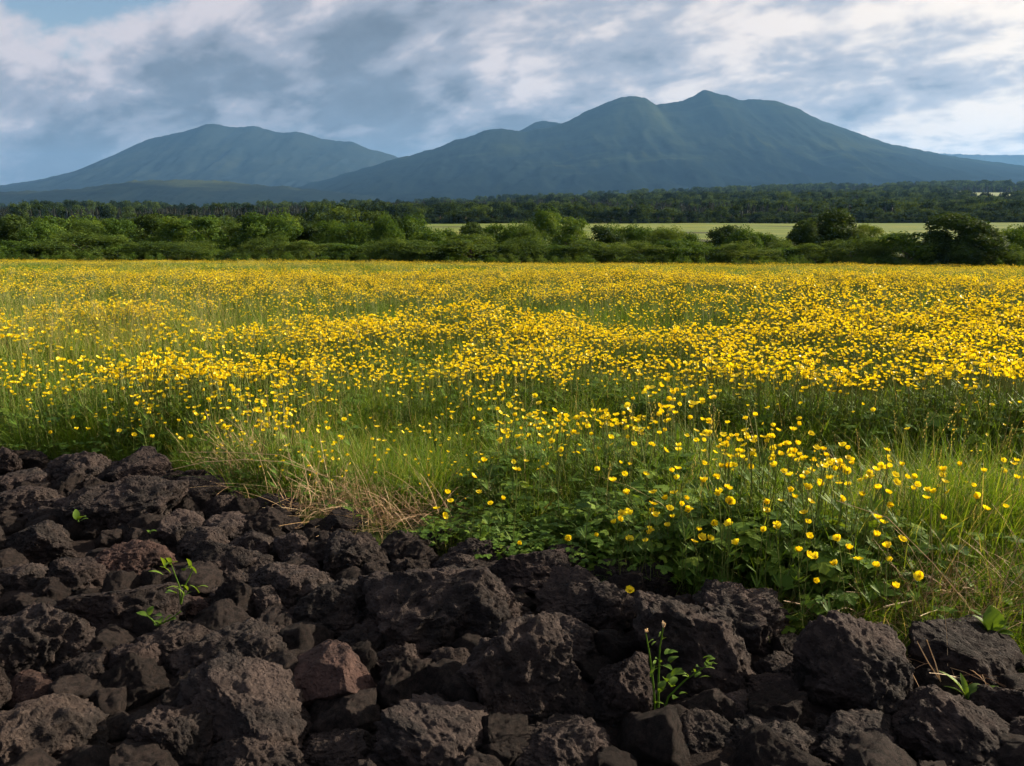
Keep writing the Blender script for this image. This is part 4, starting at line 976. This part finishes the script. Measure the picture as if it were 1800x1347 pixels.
def tree(name, cx, top, wpx, depth, kind, label, group, seed, xs_=1.0, tall=None):
    random.seed(seed); p = at(cx, top, depth); g = float(tz(p[0], depth)); H = p[2] - g if tall is None else tall
    W = wpx/FPX*depth*1.12
    e = empty(name, (p[0], depth, g)); e.rotation_euler = (0, 0, random.uniform(0, 6.28))
    t = obj('trunk', TK[random.randrange(4)], e); t.scale = (W, W, H)
    c = obj('crown', CR[kind][random.randrange(len(CR[kind]))], e); c.scale = (W*random.uniform(.95, 1.08), W*random.uniform(.95, 1.08), H*1.03)
    TREES.append((e, p[0], depth, label, kind, wpx, H)); return tag(e, label, 'tree' if 'tree' in name else 'bush', group)
FB = [(-110,426,90),(-50,424,90),(1860,434,90),(1920,428,95),(25,428,75),(62,422,70),(105,430,75),(150,417,115),(200,430,65),(240,432,60),(290,424,92),(335,430,85),(385,436,75),(435,430,65),(475,424,75),(545,424,95),(605,436,78),(650,430,70),(690,424,80),(735,420,112),(785,428,70),(825,423,112),(875,430,66),(915,424,84),(965,426,74),(1030,424,84),(1080,420,84),(1130,424,84),(1190,428,84),(1245,431,74),(1300,428,78),(1340,432,66),(1380,437,74),(1435,421,80),(1500,418,95),(1545,424,70),(1600,407,98),(1645,420,60),(1770,437,70),(1805,440,60)]
for i, (a, b, wd) in enumerate(FB):
    tree('bush', a, b + (3 if a > 950 else -1) + (i*53 % 7 - 3)*2.2, wd*1.10, 103 + (i*37 % 9)*.5, 'b' if i % 4 else 'a', 'rounded green bush in the front row of the hedge along the buttercup meadow', 'bushes in the front row of the hedge', 700 + i)
MB_ = [(-90,386,90),(1890,400,80),(1950,395,90),(-20,384,80),(30,387,62),(70,396,60),(112,388,105),(160,396,66),(205,393,66),(255,386,84),(302,390,84),(360,388,64),(412,392,80),(465,382,82),(530,395,84),(575,396,64),(622,398,74),(662,402,64),(770,409,74),(835,400,62),(872,402,54),(905,402,56),(930,398,66),(1005,386,66),(1062,400,66),(1100,397,74),(1140,402,66),(1172,400,62),(1208,410,54),(1282,400,66),(1305,402,48),(1342,411,60),(1372,420,60),(1790,402,72),(1830,396,80),(680,385,46)]
for i, (a, b, wd) in enumerate(MB_):
    tree('hedge_tree', a, b + (2 if a > 950 else -3), wd*1.08, 112 + (i*29 % 11), 'aabac'[i % 5], 'small leafy green tree in the hedge behind the front bushes', 'trees in the hedge', 800 + i)
tree('hedge_tree', 1692, 383, 118, 103, 'c', 'large round-crowned tree standing highest in the hedge', 'trees in the hedge', 901)
tree('hedge_tree', 1755, 430, 80, 103, 'b', 'low pale bush at the foot of the large round-crowned tree', 'trees in the hedge', 907)
tree('hedge_tree', 1462, 377, 105, 126, 'c', 'dark bushy tree rising above the hedge against the pale pasture', 'trees in the hedge', 902)
tree('hedge_tree', 1418, 398, 52, 122, 'c', 'short dark tree joined to the side of the dark bushy tree', 'trees in the hedge', 903)
tree('hedge_tree', 955, 372, 50, 150, 'a', 'bright round-topped tree standing clear above the hedge beside the open pasture', 'trees in the hedge', 904)
tree('hedge_tree', 718, 382, 62, 150, 'a', 'round two-headed tree above the hedge beside the narrow end of the pasture', 'trees in the hedge', 905)
tree('hedge_tree', 1527, 399, 66, 122, 'b', 'thin wispy bush with arching branches beside the dark bushy tree', 'trees in the hedge', 906)
named = [(x, y, short(l)) for (e, x, y, l, k, w_, h_) in TREES if sum(q[3] == l for q in TREES) == 1]
for (e, x, y, l, k, w_, h_) in TREES:
    if sum(q[3] == l for q in TREES) == 1: continue
    q = min([z for z in named if len(z[2].split()) < 5], key=lambda q: (q[0] - x)**2 + (q[1] - y)**2); dd = math.hypot(q[0] - x, q[1] - y)
    front = 'front row' in l
    e['LL'] = '%s %s %s %s' % ('wide' if w_ > 105 else 'narrow' if w_ < 78 else 'rounded', {'a': 'fresh green', 'b': 'grey-green', 'c': 'dark green'}[k], 'bush in the front hedge row' if front else 'tree behind the hedge bushes',
                         ('next to the ' + q[2]) if dd < 11 else ('near the ' + q[2]) if dd < 24 else 'along the buttercup meadow')
for (e, *_r) in TREES:
    if 'LL' in e: e['label'] = e['LL']; del e['LL']
# low undergrowth where the hedge meets the flowers
ug = [crown(680 + i, 520, .11, 8, M['crown_b'] if i % 2 else M['crown_a'], 0, .5, .1) for i in range(4)]
n = 330; y = rng.uniform(98.5, 102.5, n); x = rng.uniform(-72, 72, n)
rot = np.zeros((n, 3)); rot[:, 2] = rng.uniform(0, 6.28, n)
n2_ = 520; yb_ = rng.uniform(106, 130, n2_); xb_ = rng.uniform(-90, 90, n2_); rb = np.zeros((n2_, 3)); rb[:, 2] = rng.uniform(0, 6.28, n2_)
scatter('undergrowth', [(ug, np.stack([x, y, tz(x, y)], 1), rot, rng.uniform(.6, 1.5, n)), (ug, np.stack([xb_, yb_, tz(xb_, yb_)], 1), rb, rng.uniform(1.2, 2.0, n2_))], 'low green scrub filling the foot of the hedge', 'scrub')

# ---- trees beyond the pasture
CF = [crown(950 + i, 2400, .082, 7, M['crown_far'], .02, ball=i % 2 == 0) for i in range(6)]
TKF = trunk(990, .5, .035, 3)
def far_tree(cx, top, wpx, depth, i, label, group):
    random.seed(i); p = at(cx, top, depth); g = float(tz(p[0], depth)); H = max(p[2] - g, 4.0); W = wpx/FPX*depth
    e = empty('far_tree', (p[0], depth, g)); e.rotation_euler = (0, 0, random.uniform(0, 6.28))
    t = obj('trunk', TKF, e); t.scale = (W, W, H); c = obj('crown', CF[random.randrange(6)], e); c.scale = (W*1.15, W*1.15, H*1.04)
    tag(e, label, 'tree', group)
random.seed(21); row = []; q = 690
while q < 1900: row.append((q, random.uniform(360, 374), random.uniform(24, 40), random.uniform(524, 545))); q += random.uniform(17, 27)
for i, (a, b, wd, dp) in enumerate(row): far_tree(a, b + (6 if a > 1300 else 0), wd, dp, 1200 + i, 'round-crowned tree in the row along the far side of the pasture', 'trees along the far side of the pasture')
for i, (a, b, wd) in enumerate([(505,378,50),(545,374,56),(588,366,66),(625,366,70),(660,374,58),(480,382,46),(440,378,52),(395,382,50),(340,381,66),(285,382,60),(300,379,56),(235,386,56),(690,381,44),(180,388,50),(60,384,56),(10,390,60),(125,386,54)]):
    far_tree(a, b, wd, 235 + (i*31 % 60), 1300 + i, 'leafy tree in the grove between the hedge and the conifer wood', 'trees in the grove before the conifer wood')
# hedge line at the far edge of the pasture
n = 420; x = rng.uniform(-260, 420, n); y = 518 + rng.normal(0, 1.5, n); rot = np.zeros((n, 3)); rot[:, 2] = rng.uniform(0, 6.28, n)
scatter('far_hedge', [(CF, np.stack([x, y, tz(x, y)], 1), rot, rng.uniform(2.2, 4.0, n))], 'low dark hedge running along the far edge of the pasture', 'hedge')

# ---- woods on the rising ground behind
def conifer(seed, tiers=9):
    random.seed(seed); mb = MB(); k = 9
    for t in range(tiers):
        s = t/(tiers - 1); z = .12 + .80*s; r = .27*(1 - s)**.8 + .02; ph = random.uniform(0, 6.28)
        for j in range(k):
            a = ph + 2*math.pi*j/k; a2 = a + .55; rr = r*random.uniform(.75, 1.2)
            mb.add([(0, 0, z + .13), (rr*math.cos(a), rr*math.sin(a), z - .03*random.random()), (rr*.8*math.cos(a2), rr*.8*math.sin(a2), z - .05)], [(0, 1, 2)], 0, random.random())
    mb.tube([np.array([0, 0, -.02]), np.array([0, 0, .5])], [.02, .012], 4, 0, 0.)
    return mb.mesh('conifer', [M['conifer']])
CON = [conifer(1400 + i) for i in range(6)]
def clearing(x, y):
    u = x/y
    c = sstep(.16, .30, n2(x, y*1.0, 1/260.0, 81))*sstep(800, 1000, y)
    return np.maximum(c*.6, np.exp(-((u - .57)/.075)**2 - ((y - 1560)/190.0)**2)*1.6)
def wood(n, y0, y1, slope=.70):
    x, y = area_pts(n, y0, y1, 30, slope); k = clearing(x, y) < .5; return x[k], y[k]
x1, y1 = wood(4200, 556, 1000); x2, y2 = wood(6500, 1000, 2000, .74); x3, y3 = wood(5000, 2000, 3100, .74)
def con_prob(x, y): return sstep(-.22, .22, .30 - .75*x/y + 1.3*n2(x, y, 1/210.0, 83))
groupsC, groupsB = [], []
for (x, y, hc, hb) in ((x1, y1, 10.5, 10), (x2, y2, 13, 14), (x3, y3, 17, 20)):
    k = rng.random(len(x)) < con_prob(x, y)*.93 + .02
    hs = np.where(x/y < 0, hc*(.86 + .14*sstep(-.6, 0, x/y)), hc)*rng.uniform(.62, 1.2, len(x))
    r0 = np.zeros((k.sum(), 3)); r0[:, 2] = rng.uniform(0, 6.28, k.sum())
    groupsC.append((CON, np.stack([x, y, tz(x, y)], 1)[k], r0, hs[k]))
    j = ~k; r0 = np.zeros((j.sum(), 3)); r0[:, 2] = rng.uniform(0, 6.28, j.sum())
    groupsB.append((CF, np.stack([x, y, tz(x, y)], 1)[j], r0, hb*rng.uniform(.6, 1.35, j.sum())))
scatter('conifer_wood', groupsC, 'dark conifer wood stretching along the foot of the mountains', 'wood')
scatter('broadleaf_wood', groupsB, 'green broadleaf wood climbing toward the foot of the peaked mountain', 'wood')
cx_, cy_ = np.meshgrid(np.linspace(-2300, 2300, 150), np.linspace(800, 3000, 90)); cz_ = tz(cx_, cy_) + .6
f = grid_faces(150, 90); cc = clearing(cx_, cy_).ravel(); f = f[cc[f].min(1) > .42]
used = np.unique(f); remap = np.full(cx_.size, -1); remap[used] = np.arange(len(used))
cl = obj('clearing', mesh('clearing', np.stack([cx_, cy_, cz_], -1).reshape(-1, 3)[used], remap[f], [M['clearing']], None, True)); cl['kind'] = 'structure'

# ------------------------------------------------------------------ haze
hv = bpy.data.meshes.new('haze'); b = bmesh.new(); bmesh.ops.create_cube(b, size=1.0); b.to_mesh(hv); b.free()
hz = obj('haze', hv); hz.scale = (40400, 20800, 1290); hz.location = (0, 9000, 1290/2 - 75)
hz['kind'] = 'stuff'; hz['label'] = 'pale blue haze lying over the valley and mountains'; hz['category'] = 'haze'
m, t, out = material('haze'); pv = t.node('ShaderNodeVolumePrincipled')
pv.inputs['Color'].default_value = (0.22, 0.50, 0.95, 1); pv.inputs['Density'].default_value = 3.2e-5; pv.inputs['Anisotropy'].default_value = 0.2
t.l.new(pv.outputs[0], out.inputs['Volume']); hv.materials.append(m)
